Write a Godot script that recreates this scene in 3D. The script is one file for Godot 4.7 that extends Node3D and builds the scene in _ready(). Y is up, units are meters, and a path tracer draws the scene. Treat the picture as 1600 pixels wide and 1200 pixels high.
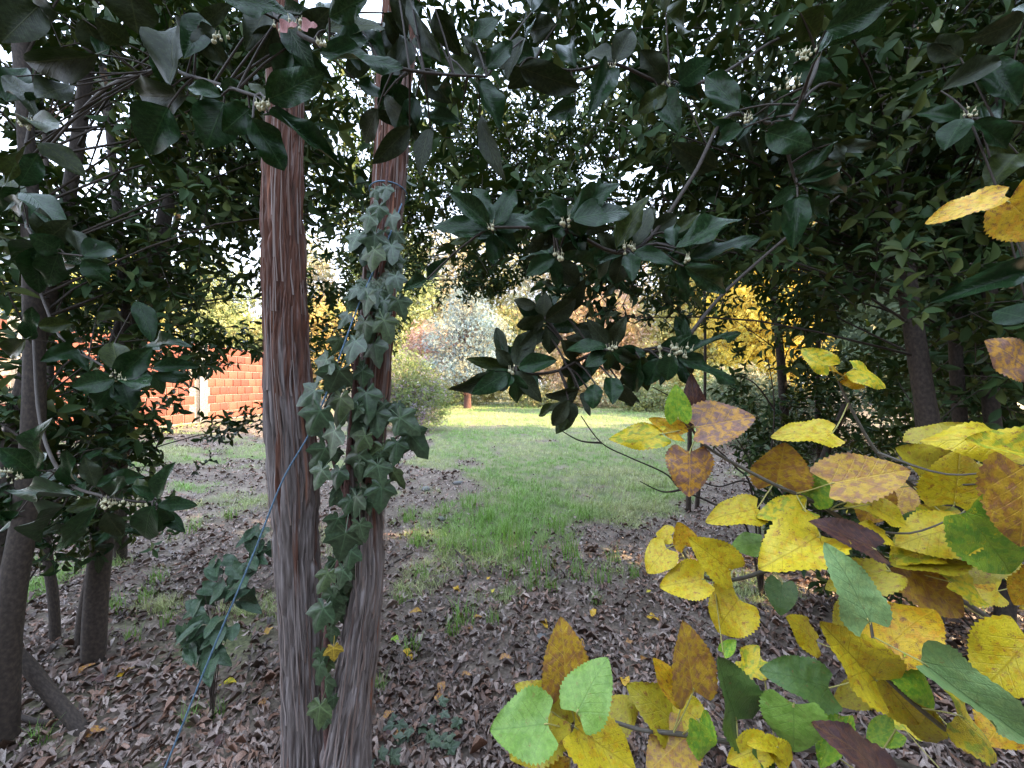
extends Node3D

const F := 603.0            # focal length in photograph pixels
const EYE := 1.5            # eye height
# the greens of laurel leaves; every leaf takes one at random wherever it grows
const LAUREL_GREENS := [Color(0.042, 0.075, 0.030), Color(0.046, 0.080, 0.034), Color(0.050, 0.084, 0.030), Color(0.055, 0.080, 0.026), Color(0.060, 0.088, 0.028), Color(0.085, 0.105, 0.030)]
var rng := RandomNumberGenerator.new()
var taken := {}
var noise := FastNoiseLite.new()
var soft := FastNoiseLite.new()
var M := {}
var L := {}                 # leaf meshes

# ------------------------------------------------------------------ helpers
func at(px: float, py: float, d: float) -> Vector3:
	return Vector3((px - 800.0) / F * d, EYE - (py - 600.0) / F * d, -d)

func rr(a: float, b: float) -> float:
	return rng.randf_range(a, b)

func rvec() -> Vector3:
	var v := Vector3(rr(-1, 1), rr(-1, 1), rr(-1, 1))
	while v.length_squared() > 1.0 or v.length_squared() < 0.001:
		v = Vector3(rr(-1, 1), rr(-1, 1), rr(-1, 1))
	return v.normalized()

func numbered(called: String) -> String:
	if not taken.has(called):
		taken[called] = 0
		return called
	taken[called] += 1
	return "%s_%03d" % [called, taken[called]]

func tag(o: Node, label: String, category: String, group := "", kind := "") -> void:
	if label: o.set_meta("label", label)
	if category: o.set_meta("category", category)
	if group: o.set_meta("group", group)
	if kind: o.set_meta("kind", kind)

func thing(called: String, where: Vector3, label: String, category: String, group := "") -> Node3D:
	var o := Node3D.new()
	o.name = numbered(called)
	add_child(o)
	o.position = where
	tag(o, label, category, group)
	return o

func part(called: String, mesh: Mesh, m: Material, parent: Node, t := Transform3D()) -> MeshInstance3D:
	var o := MeshInstance3D.new()
	o.name = called if parent != self else numbered(called)
	o.mesh = mesh
	o.material_override = m
	o.transform = t
	parent.add_child(o, true)
	return o

func lin(r: float, g: float, b: float) -> Color:
	return Color(r, g, b).linear_to_srgb()

func mat(c: Color, rough := 0.8, tex: Texture2D = null, nrm: Texture2D = null, back := 0.0, vc := false) -> StandardMaterial3D:
	var m := StandardMaterial3D.new()
	m.albedo_color = c
	m.roughness = rough
	m.cull_mode = BaseMaterial3D.CULL_DISABLED
	if tex: m.albedo_texture = tex
	if nrm:
		m.normal_enabled = true
		m.normal_texture = nrm
		m.normal_scale = 0.8
	if back > 0.0:
		m.backlight_enabled = true
		m.backlight = Color(c.r * back, c.g * back, c.b * back) if not tex or c != Color.WHITE else Color(back, back, back * 0.5)
	m.vertex_color_use_as_albedo = vc
	return m

func commit(verts: PackedVector3Array, idx: PackedInt32Array, uvs := PackedVector2Array(), cols := PackedColorArray()) -> ArrayMesh:
	var a := []
	a.resize(Mesh.ARRAY_MAX)
	a[Mesh.ARRAY_VERTEX] = verts
	a[Mesh.ARRAY_INDEX] = idx
	if uvs.size(): a[Mesh.ARRAY_TEX_UV] = uvs
	if cols.size(): a[Mesh.ARRAY_COLOR] = cols
	var st := SurfaceTool.new()
	st.create_from_arrays(a)
	st.generate_normals()
	return st.commit()

func spline(pts: Array, n: int) -> Array:
	var out := []
	var k := pts.size()
	for i in n + 1:
		var t := float(i) / n * (k - 1)
		var s := mini(int(t), k - 2)
		var u := t - s
		var p0 = pts[maxi(s - 1, 0)]; var p1 = pts[s]; var p2 = pts[s + 1]; var p3 = pts[mini(s + 2, k - 1)]
		out.append(0.5 * ((2.0 * p1) + (p2 - p0) * u + (2.0 * p0 - 5.0 * p1 + 4.0 * p2 - p3) * u * u + (3.0 * p1 - p0 - 3.0 * p2 + p3) * u * u * u))
	return out

class Buf:
	var v := PackedVector3Array()
	var i := PackedInt32Array()
	var uv := PackedVector2Array()
	var c := PackedColorArray()

func tube(b: Buf, pts: Array, r0: float, r1: float, sides := 6, col := Color.WHITE, bumpy := 0.0) -> void:
	var n := pts.size()
	var side := Vector3.RIGHT
	var base := b.v.size()
	var along := 0.0
	for k in n:
		var dir: Vector3 = (pts[mini(k + 1, n - 1)] - pts[maxi(k - 1, 0)])
		dir = dir.normalized() if dir.length() > 0.00001 else Vector3.UP
		if absf(dir.dot(side)) > 0.95: side = Vector3.FORWARD
		side = (side - dir * side.dot(dir)).normalized()
		var up := dir.cross(side)
		var t := float(k) / maxf(n - 1, 1)
		if k > 0: along += (pts[k] - pts[k - 1]).length()
		for s in sides + 1:
			var a := TAU * s / sides
			var r := lerpf(r0, r1, t)
			if bumpy > 0.0: r *= 1.0 + bumpy * noise.get_noise_3d(cos(a) * 9.0, along * 22.0 + r0 * 3000.0, sin(a) * 9.0)
			b.v.append(pts[k] + (side * cos(a) + up * sin(a)) * r)
			b.uv.append(Vector2(float(s) / sides, along * 4.0))
			b.c.append(col)
	for k in n - 1:
		for s in sides:
			var q := base + k * (sides + 1) + s
			b.i.append_array([q, q + sides + 1, q + 1, q + 1, q + sides + 1, q + sides + 2])

func done(b: Buf) -> ArrayMesh:
	return commit(b.v, b.i, b.uv, b.c)

func leaf_basis(dir: Vector3, nrm: Vector3, length: float, width: float) -> Basis:
	var y := dir.normalized()
	var z := (nrm - y * nrm.dot(y))
	z = z.normalized() if z.length() > 0.001 else y.cross(Vector3.RIGHT).normalized()
	var x := y.cross(z)
	return Basis(x * width, y * length, z * length)

# leaf blade: base at origin, midrib along +y (length 1), width 1 at the widest, upper face +z
func blade(rows: int, cols: int, shape: Callable, fold: float, curl: float, wave: float, tooth: float, teeth: int, petiole: float, sd: int, cordate := 0.0, veins := 0.0) -> ArrayMesh:
	var b := Buf.new()
	for r in rows + 1:
		var t := float(r) / rows
		var w: float = shape.call(t) * 0.5
		for c in cols + 1:
			var s := float(c) / cols * 2.0 - 1.0
			var edge := absf(s)
			var ww := w
			if tooth > 0.0 and edge > 0.99:
				ww *= 1.0 + tooth * (fmod(t * teeth, 1.0) - 0.5)
			var x := s * ww
			var y := t - cordate * (1.0 - t) * (1.0 - t) * smoothstep(0.0, 1.0, edge) * 1.0
			var z := fold * edge * w * 1.4 - curl * t * t + wave * edge * edge * sin(t * 9.0 + sd * 1.7 + s * 2.0) * w
			z += wave * 0.4 * noise.get_noise_3d(x * 90.0, y * 90.0, sd * 40.0)
			if veins > 0.0:
				z += veins * absf(fmod((t - edge * w * 1.2 + 2.0) * 7.0, 1.0) - 0.5) * edge
			b.v.append(Vector3(x, y, z))
			b.uv.append(Vector2(0.5 + s * 0.5 * clampf(w * 2.0, 0.05, 1.0), 1.0 - t))
	for r in rows:
		for c in cols:
			var q := r * (cols + 1) + c
			b.i.append_array([q, q + cols + 1, q + 1, q + 1, q + cols + 1, q + cols + 2])
	if petiole > 0.0:
		var k := b.v.size()
		var pw := 0.022
		for e in [[0.02, 1.0], [-petiole, 0.7]]:
			for c in 4:
				var a := TAU * c / 3.0
				b.v.append(Vector3(cos(a) * pw * e[1], e[0], sin(a) * pw * e[1] - 0.01 - (0.06 if e[0] < 0 else 0.0)))
				b.uv.append(Vector2(0.5, 0.5))
		for c in 3:
			b.i.append_array([k + c, k + 4 + c, k + c + 1, k + c + 1, k + 4 + c, k + 5 + c])
	return commit(b.v, b.i, b.uv)

func sh_laurel(t: float) -> float:
	return pow(sin(PI * pow(t, 0.9)), 0.78) * (1.0 - 0.08 * t) + 0.012
func sh_small(t: float) -> float:
	return sin(PI * pow(t, 0.85)) + 0.02
func sh_mulberry(t: float) -> float:
	return maxf(pow(sin(PI * pow(clampf(t * 0.93 + 0.07, 0, 1), 0.66)), 0.75), 0.0) * (1.0 - 0.10 * pow(t, 3.0))
func sh_lobed(t: float) -> float:
	return sh_mulberry(t) * (1.0 - 0.42 * exp(-pow((t - 0.52) / 0.09, 2.0)))
func sh_litter(t: float) -> float:
	return pow(sin(PI * clampf(pow(t, 0.9), 0.02, 0.985)), 0.75)

func ivy_mesh(sd: int) -> ArrayMesh:
	# five pointed lobes round the point where the veins meet
	var lobes := [[-128.0, 0.34], [-62.0, 0.56], [0.0, 0.80], [62.0, 0.56], [128.0, 0.34]]
	var sinus := [0.33, 0.45, 0.45, 0.33]
	var ring := []
	ring.append(Vector2(-0.04, -0.10))
	for k in 5:
		var a := deg_to_rad(lobes[k][0] + (rng.randf() - 0.5) * 12.0)
		var r: float = lobes[k][1] * rr(0.9, 1.1)
		var tip := Vector2(sin(a), cos(a)) * r
		var acr := Vector2(cos(a), -sin(a))
		ring.append(tip * 0.72 - acr * r * 0.24)
		ring.append(tip)
		ring.append(tip * 0.72 + acr * r * 0.24)
		if k < 4:
			var am := deg_to_rad((lobes[k][0] + lobes[k + 1][0]) * 0.5)
			ring.append(Vector2(sin(am), cos(am)) * sinus[k])
	ring.append(Vector2(0.04, -0.10))
	var b := Buf.new()
	var n := ring.size()
	b.v.append(Vector3(0, 0, 0)); b.uv.append(Vector2(0.5, 0.75))
	for f in [0.5, 1.0]:
		for k in n:
			var p: Vector2 = ring[k] * f
			var z = -0.22 * p.length_squared() + (0.035 if (k % 4) == 2 else -0.02) * f + 0.05 * noise.get_noise_2d(p.x * 90.0 + sd * 50, p.y * 90.0)
			b.v.append(Vector3(p.x, p.y, z))
			b.uv.append(Vector2(0.5 + p.x * 0.6, 0.75 - p.y * 0.75))
	for k in n - 1:
		b.i.append_array([0, 1 + k, 2 + k])
		var q := 1 + k
		b.i.append_array([q, q + n, q + 1, q + 1, q + n, q + n + 1])
	var st := b.v.size()
	for e in [0.0, -0.5]:
		for c in 4:
			var a2 := TAU * c / 3.0
			b.v.append(Vector3(cos(a2) * 0.013, e, sin(a2) * 0.013 - 0.015 + e * 0.5)); b.uv.append(Vector2(0.5, 0.72))
	for c in 3:
		b.i.append_array([st + c, st + 4 + c, st + c + 1, st + c + 1, st + 4 + c, st + 5 + c])
	return commit(b.v, b.i, b.uv)

# ------------------------------------------------------------------ textures
func tex_of(im: Image) -> ImageTexture:
	return ImageTexture.create_from_image(im)

func vein_value(u: float, v: float, n: float, slope: float) -> float:
	# 1 on a vein, 0 between; v from base (0) to tip (1), u across -1..1
	var x := absf(u)
	var mid := clampf(1.0 - x / 0.035, 0.0, 1.0)
	var s := (v - x * slope + x * x * slope * 0.25) * n
	var f := absf(s - roundf(s)) / n
	var lat := clampf(1.0 - f / 0.012, 0.0, 1.0) * clampf(1.15 - x, 0.0, 1.0) * 0.75
	if s < -0.4: lat = 0.0
	return maxf(mid, lat)

func laurel_textures() -> Array:
	var w := 128; var h := 256
	var im := Image.create(w, h, false, Image.FORMAT_RGB8)
	var bp := Image.create(w, h, false, Image.FORMAT_RGB8)
	for y in h:
		for x in w:
			var u := (x + 0.5) / w * 2.0 - 1.0
			var v := 1.0 - (y + 0.5) / h
			var e := vein_value(u, v, 11.0, 0.42)
			var g := 0.60 + 0.16 * noise.get_noise_2d(x * 2.2, y * 2.2) + 0.08 * noise.get_noise_2d(x * 11.0, y * 11.0 + 500)
			var spot := 1.0 if noise.get_noise_2d(x * 9.0 + 900, y * 9.0) > 0.52 else 0.0
			g = lerpf(g, 0.92, e * (0.75 if absf(u) < 0.05 else 0.32)) + spot * 0.25
			im.set_pixel(x, y, Color(g * (1.0 + e * 0.12), g, g * (0.95 + spot * 0.3)))
			var hgt := clampf(0.5 + e * 0.3 + 0.1 * noise.get_noise_2d(x * 5.0, y * 5.0), 0, 1)
			bp.set_pixel(x, y, Color(hgt, hgt, hgt))
	bp.bump_map_to_normal_map(4.0)
	return [tex_of(im), tex_of(bp)]

# kind colours: body, vein, blotch; amount of blotch, margin browning, dots
func mulberry_texture(body: Color, vein: Color, second: Color, second_amount: float, brown: Color, blotch: float, margin: float, dots: float, sd: float) -> ImageTexture:
	var s := 224
	var im := Image.create(s, s, false, Image.FORMAT_RGB8)
	for y in s:
		for x in s:
			var u := (x + 0.5) / s * 2.0 - 1.0
			var v := 1.0 - (y + 0.5) / s
			var e := vein_value(u, v, 6.5, 0.55)
			var big := soft.get_noise_2d(x * 1.1 + sd, y * 1.1 - sd)
			var mid := noise.get_noise_2d(x * 3.0 + sd, y * 3.0)
			var fine := noise.get_noise_2d(x * 14.0, y * 14.0 + sd)
			var c := body.lerp(second, clampf((big * 1.6 + mid * 0.5 + second_amount - 0.5) * 2.2, 0, 1))
			c = c * (1.0 + 0.10 * mid + 0.10 * fine)
			var edge := maxf(absf(u), absf(v * 2.0 - 1.0))
			var bl := clampf((soft.get_noise_2d(x * 1.6 - sd * 2.0, y * 1.6 + sd) * 1.3 + mid * 0.5 + fine * 0.9 + blotch - 0.6 + margin * smoothstep(0.6, 1.0, edge)) * 3.0, 0, 1)
			bl *= (1.0 - e * 0.75) * (0.75 + 0.5 * fine)
			c = c.lerp(brown * (1.0 + 0.25 * mid + 0.12 * fine), bl)
			c = c.lerp(vein, e * 0.7)
			if dots > 0.0 and noise.get_noise_2d(x * 7.0 + sd * 3.0, y * 7.0) > 0.66 - dots * 0.16: c = c.lerp(Color(0.16, 0.08, 0.03), 0.75)
			im.set_pixel(x, y, Color(clampf(c.r, 0, 1), clampf(c.g, 0, 1), clampf(c.b, 0, 1)))
	return tex_of(im)

func mulberry_bump() -> ImageTexture:
	var s := 256
	var im := Image.create(s, s, false, Image.FORMAT_RGB8)
	for y in s:
		for x in s:
			var e := vein_value((x + 0.5) / s * 2.0 - 1.0, 1.0 - (y + 0.5) / s, 6.5, 0.55)
			var g := clampf(0.6 - e * 0.35 + 0.16 * noise.get_noise_2d(x * 6.0, y * 6.0), 0, 1)
			im.set_pixel(x, y, Color(g, g, g))
	im.bump_map_to_normal_map(5.0)
	return tex_of(im)

func ivy_texture() -> ImageTexture:
	var s := 128
	var im := Image.create(s, s, false, Image.FORMAT_RGB8)
	for y in s:
		for x in s:
			var p := Vector2(((x + 0.5) / s - 0.5) / 0.6, (0.75 - (y + 0.5) / s) / 0.75)
			var e := 0.0
			for a in [-128.0, -62.0, 0.0, 62.0, 128.0]:
				var d := Vector2(sin(deg_to_rad(a)), cos(deg_to_rad(a)))
				if p.dot(d) > 0.0:
					e = maxf(e, clampf(1.0 - absf(p.cross(d)) / 0.022, 0, 1) * clampf(1.2 - p.length(), 0, 1))
			var g := 0.62 + 0.18 * noise.get_noise_2d(x * 4.0, y * 4.0) + 0.08 * noise.get_noise_2d(x * 17.0, y * 17.0)
			g = lerpf(g, 1.0, e * 0.8)
			im.set_pixel(x, y, Color(g, g, g * (0.96 + e * 0.04)))
	return tex_of(im)

func grain_texture(lo: float, hi: float, freq: float, s := 512) -> ImageTexture:
	var n := FastNoiseLite.new()
	n.seed = 9; n.frequency = freq; n.fractal_octaves = 5
	var im := n.get_seamless_image(s, s)
	im.convert(Image.FORMAT_RGB8)
	for y in s:
		for x in s:
			var g := lerpf(lo, hi, im.get_pixel(x, y).r)
			im.set_pixel(x, y, Color(g, g, g))
	return tex_of(im)

# ------------------------------------------------------------------ terrain
func ground_y(x: float, z: float) -> float:
	var r := smoothstep(-3.5, -9.0, x) * 0.35
	return r + 0.022 * noise.get_noise_2d(x * 60.0, z * 60.0) + 0.03 * soft.get_noise_2d(x * 14.0, z * 14.0)

func on_ground(x: float, z: float) -> Vector3:
	return Vector3(x, ground_y(x, z), z)

func grass_amount(x: float, z: float) -> float:
	var n := noise.get_noise_2d(x * 26.0 + 40.0, z * 26.0) + 0.6 * noise.get_noise_2d(x * 70.0, z * 70.0 + 90.0)
	var d := -z
	var c := -0.1 + 0.2 * maxf(d - 3.0, 0.0)     # the lawn's middle line
	var g := 0.0
	# the strip in front of the camera, wide far off and narrow near
	var half := 0.95 + 0.36 * maxf(d - 3.0, 0.0)
	g = smoothstep(half + 0.5, half - 0.3, absf(x - c)) * smoothstep(2.0, 4.6, d)
	g -= 0.8 * exp(-(pow((x + 1.15) / 0.7, 2.0) + pow((d - 6.2) / 1.6, 2.0)))      # trodden pale patch
	g -= 0.5 * exp(-(pow((x - 1.0) / 0.45, 2.0) + pow((d - 3.9) / 1.0, 2.0)))    # litter by the bare twigs
	g -= 0.3 * exp(-(pow((x + 1.6) / 1.4, 2.0) + pow((d - 11.0) / 2.0, 2.0)))
	# thin left side
	if x < -1.0: g = maxf(g, 0.22 + 0.5 * exp(-(pow((x + 5.6) / 1.6, 2.0) + pow((d - 7.4) / 0.9, 2.0))))
	return clampf(g * 0.95 + n * 0.75, 0.0, 1.0)

func build_ground() -> void:
	var b := Buf.new()
	var xs := []
	var zs := []
	for k in 141:
		var t := (k - 70) / 70.0
		xs.append(t * 7.0 + signf(t) * pow(absf(t), 6.0) * 180.0)
	for k in 161:
		var t := k / 160.0
		zs.append(3.0 - t * 17.0 - pow(t, 8.0) * 220.0)
	for z in zs:
		for x in xs:
			b.v.append(on_ground(x, z))
			var g := grass_amount(x, z)
			var n := noise.get_noise_2d(x * 130.0, z * 130.0)
			var soil := Color(0.17, 0.125, 0.09).lerp(Color(0.34, 0.27, 0.21), clampf(0.5 + n, 0, 1))
			var turf := Color(0.16, 0.21, 0.07).lerp(Color(0.30, 0.28, 0.14), clampf(0.5 + n * 1.2, 0, 1))
			b.c.append(soil.lerp(turf, smoothstep(0.25, 0.7, g)))
			b.uv.append(Vector2(x, z))
	var w := xs.size()
	for r in zs.size() - 1:
		for c in w - 1:
			var q := r * w + c
			b.i.append_array([q, q + 1, q + w, q + 1, q + w + 1, q + w])
	var m := mat(Color.WHITE, 0.95, M.grain, null, 0.0, true)
	m.uv1_scale = Vector3(2.3, 2.3, 2.3)
	var o := part("ground", commit(b.v, b.i, b.uv, b.c), m, self)
	tag(o, "brown garden soil under leaf litter and thin lawn", "ground", "", "structure")

func multi(called: String, mesh: Mesh, m: Material, where: Array, cols: PackedColorArray, parent: Node) -> MultiMeshInstance3D:
	var mm := MultiMesh.new()
	mm.transform_format = MultiMesh.TRANSFORM_3D
	mm.use_colors = true
	mm.mesh = mesh
	mm.instance_count = where.size()
	for k in where.size():
		mm.set_instance_transform(k, where[k])
		mm.set_instance_color(k, cols[k])
	var o := MultiMeshInstance3D.new()
	o.name = called if parent != self else numbered(called)
	o.multimesh = mm
	o.material_override = m
	parent.add_child(o, true)
	o.set_meta("kind", "stuff")
	return o

# the same leaves as one joined mesh
func joined(called: String, mesh: ArrayMesh, m: Material, where: Array, cols: PackedColorArray, parent: Node) -> MeshInstance3D:
	var a := mesh.surface_get_arrays(0)
	var v0: PackedVector3Array = a[Mesh.ARRAY_VERTEX]
	var n0: PackedVector3Array = a[Mesh.ARRAY_NORMAL]
	var u0: PackedVector2Array = a[Mesh.ARRAY_TEX_UV]
	var i0: PackedInt32Array = a[Mesh.ARRAY_INDEX]
	var v := PackedVector3Array(); var n := PackedVector3Array(); var u := PackedVector2Array(); var c := PackedColorArray()
	var idx := PackedInt32Array()
	idx.resize(i0.size() * where.size())
	var at_i := 0
	var k := 0
	var one := PackedColorArray()
	one.resize(v0.size())
	for t in where:
		var off := v.size()
		v.append_array(t * v0)
		var bs: Basis = t.basis.orthonormalized()
		n.append_array(Transform3D(bs, Vector3.ZERO) * n0)
		u.append_array(u0)
		one.fill(cols[k])
		c.append_array(one)
		for i in i0:
			idx[at_i] = i + off
			at_i += 1
		k += 1
	a[Mesh.ARRAY_VERTEX] = v; a[Mesh.ARRAY_NORMAL] = n; a[Mesh.ARRAY_TEX_UV] = u; a[Mesh.ARRAY_INDEX] = idx; a[Mesh.ARRAY_COLOR] = c
	a[Mesh.ARRAY_TANGENT] = null
	var am := ArrayMesh.new()
	am.add_surface_from_arrays(Mesh.PRIMITIVE_TRIANGLES, a)
	var o := part(called, am, m, parent)
	o.set_meta("kind", "stuff")
	return o

func build_litter() -> void:
	var pal := [Color(0.16, 0.115, 0.095), Color(0.21, 0.16, 0.14), Color(0.26, 0.21, 0.19), Color(0.12, 0.08, 0.06), Color(0.19, 0.11, 0.075), Color(0.31, 0.26, 0.235), Color(0.09, 0.065, 0.055), Color(0.24, 0.155, 0.12)]
	for v in 4:
		var where := []
		var cols := PackedColorArray()
		var tries := 24000
		for k in tries:
			# denser near the camera
			var d := 1.2 + pow(rng.randf(), 1.75) * 10.0
			var x := rr(-1.45, 1.45) * (d + 0.35)
			if x < -8.8: continue
			var g := grass_amount(x, -d)
			if rng.randf() < g * 0.93 or (g > 0.45 and d > 4.5): continue
			if rng.randf() > 0.9 - d * 0.03: continue
			var s := (rr(0.03, 0.052) if rng.randf() < 0.82 else rr(0.052, 0.078)) * (1.0 if d < 6 else 1.3)
			var bs := Basis(Vector3.UP, rr(0, TAU)) * Basis(rvec(), rr(0.0, 0.5)) * Basis(Vector3.RIGHT, -PI / 2)
			if rng.randf() < 0.5: bs = Basis(Vector3.UP, rr(0, TAU)) * Basis(rvec(), rr(0, 0.6)) * Basis(Vector3.RIGHT, PI / 2)
			bs = bs.scaled_local(Vector3(s * rr(0.26, 0.42), s, s))
			where.append(Transform3D(bs, on_ground(x, -d) + Vector3(0, rr(0.006, 0.03), 0)))
			var c: Color = pal[rng.randi() % pal.size()]
			cols.append(c * Color(1.06, 0.98, 0.91) * rr(1.15, 2.3) * (1.0 + 0.45 * noise.get_noise_2d(x * 45.0, d * 45.0)))
		var o := joined("leaf_litter", L["litter%d" % v], M.dead, where, cols, self)
		tag(o, ["grey brown dry leaves covering the garden floor", "curled brown dry leaves mixed through the leaf litter", "rolled dark dry leaves scattered in the leaf litter", "flat pale dry leaves lying in the leaf litter"][v], "leaf litter", "dry leaf litter", "stuff")

func blade_clump(n: int, spread: float, h: float, wide: float, lean: float) -> ArrayMesh:
	var b := Buf.new()
	for k in n:
		var root := Vector3(rr(-1, 1), 0, rr(-1, 1)) * spread
		var a := rr(0, TAU)
		var dir := Vector3(cos(a), 0, sin(a))
		var across := Vector3(-sin(a), 0, cos(a))
		var hh := h * rr(0.55, 1.15)
		var ln := lean * rr(0.2, 1.3)
		var q := b.v.size()
		for s in 4:
			var t := s / 3.0
			var p := root + Vector3.UP * hh * (t - 0.25 * ln * t * t) + dir * hh * ln * t * t
			var w := wide * (1.0 - t * 0.92)
			b.v.append(p - across * w); b.v.append(p + across * w)
			b.uv.append(Vector2(0, t)); b.uv.append(Vector2(1, t))
		for s in 3:
			var e := q + s * 2
			b.i.append_array([e, e + 2, e + 1, e + 1, e + 2, e + 3])
	return commit(b.v, b.i, b.uv)

func build_grass() -> void:
	var sorts := [blade_clump(9, 0.04, 0.065, 0.0022, 0.9), blade_clump(8, 0.045, 0.095, 0.0024, 0.8), blade_clump(10, 0.055, 0.045, 0.002, 1.1)]
	for v in 3:
		var where := []
		var cols := PackedColorArray()
		for k in 26000:
			var d := 2.5 + pow(rng.randf(), 1.5) * 26.0
			var x := rr(-1.3, 1.05) * d
			if x < -9.2 : continue
			var g := grass_amount(x, -d)
			if g < 0.3 or rng.randf() > g * 1.1: continue
			var s := rr(0.7, 1.2) * (1.0 + maxf(0.0, d - 7.0) * 0.03)
			if d < 6.0: s *= 0.7 + 0.6 * g
			var bs := Basis(Vector3.UP, rr(0, TAU)).scaled(Vector3(s, s * rr(0.7, 1.2), s))
			where.append(Transform3D(bs, on_ground(x, -d) - Vector3(0, 0.004, 0)))
			var dry := clampf(0.38 + 1.3 * noise.get_noise_2d(x * 18.0, -d * 18.0 + 300.0) + rr(-0.2, 0.3), 0.0, 1.0)
			cols.append(Color(0.22, 0.38, 0.08).lerp(Color(0.50, 0.49, 0.25), minf(dry * 0.9, 0.85)) * rr(0.8, 1.25))
		var o := multi("lawn_grass", sorts[v], M.grass, where, cols, self)
		tag(o, ["short green lawn grass running back between the hedges", "taller green grass blades standing through the lawn", "low dry grass blades at the bottom of the lawn"][v], "grass", "lawn grass", "stuff")

# ------------------------------------------------------------------ plants
func foliage_leaf(dir: Vector3, nrm: Vector3, p: Vector3, ln: float, ws: float) -> Transform3D:
	return Transform3D(leaf_basis(dir, nrm, ln, ln * ws), p)

# a laurel: stems is [[points], r0, r1], crowns is [centre, radii, whorls]
func laurel(called: String, label: String, base: Vector3, stems: Array, crowns: Array, singles: int, sd: int, dense := 2.1, leaf := 0.082) -> Node3D:
	rng.seed = sd
	var t := thing(called, base, label, "tree", "bay laurels of the hedge")
	var tops := []
	for s in stems:
		var b := Buf.new()
		var pts := []
		for p in s[0]: pts.append(p - base)
		var sm := spline(pts, pts.size() * 5)
		tube(b, sm, s[1], s[2], 12, Color.WHITE, 0.35)
		part("trunk", done(b), M.laurel_bark, t)
		tops.append(sm)
	var leaves := []
	var tw := Buf.new()
	for c in crowns:
		for k in int(c[2] * dense):
			var v := rvec() * pow(rng.randf(), 0.4)
			var p: Vector3 = c[0] + v * c[1]
			if noise.get_noise_3d(p.x * 34.0, p.y * 34.0, p.z * 34.0 + sd) < -0.13: continue
			if p.z > -0.75 or p.length() < 0.9: continue
			var axis: Vector3 = (v * 0.8 + rvec() * 0.7 + Vector3.UP * 0.25).normalized()
			if k % 23 == 0 and tops.size():
				var sm2: Array = tops[rng.randi() % tops.size()]
				var best = sm2[0]
				for q in sm2:
					if (q + base - p - Vector3(0, -0.35, 0)).length() < (best + base - p - Vector3(0, -0.35, 0)).length(): best = q
				if (best - (p - base)).length() < 2.4:
					var m0: Vector3 = (best + p - base) * 0.5 + rvec() * 0.08 + Vector3.UP * 0.06
					tube(tw, spline([best, m0, p - base], 6), 0.007, 0.0018, 4)
			tube(tw, [p - base - axis * 0.13, p - base + axis * 0.05], 0.0024, 0.0012, 3)
			var n := rng.randi_range(5, 8)
			var side := axis.cross(rvec()).normalized()
			for j in n:
				var az := 2.4 * j + rr(-0.3, 0.3)
				var out := side.rotated(axis, az)
				var up := rr(0.1, 0.9)
				var dir: Vector3 = (out + axis * up - Vector3.UP * rr(0.0, 0.35)).normalized()
				var q2 := p + axis * (0.05 - 0.022 * j)
				var nr: Vector3 = (axis + Vector3.UP * 0.5 + rvec() * 0.35)
				leaves.append([q2.length_squared(), foliage_leaf(dir, nr, q2 - base, leaf * rr(0.7, 1.2), rr(0.34, 0.44)), rr(0.85, 1.2)])
	if tw.v.size(): part("twigs", done(tw), M.twig, t).set_meta("kind", "stuff")
	leaves.sort_custom(func(a, b2): return a[0] < b2[0])
	var where := []
	var cols := PackedColorArray()
	var made := 0
	for e in leaves:
		var g: Vector3 = e[1].origin + base
		var seen := absf(g.x) < -g.z * 1.33 and absf(g.y - EYE) < -g.z
		if made < singles and seen:
			made += 1
			part("leaf", L["laurel%d" % (made % 5)], M["laurel_%d" % (rng.randi() % 4)], t, e[1])
		else:
			where.append(e[1])
			cols.append(LAUREL_GREENS[rng.randi() % LAUREL_GREENS.size()])
	joined("foliage", L.laurel_small, M.laurel_far, where, cols, t)
	return t

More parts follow.
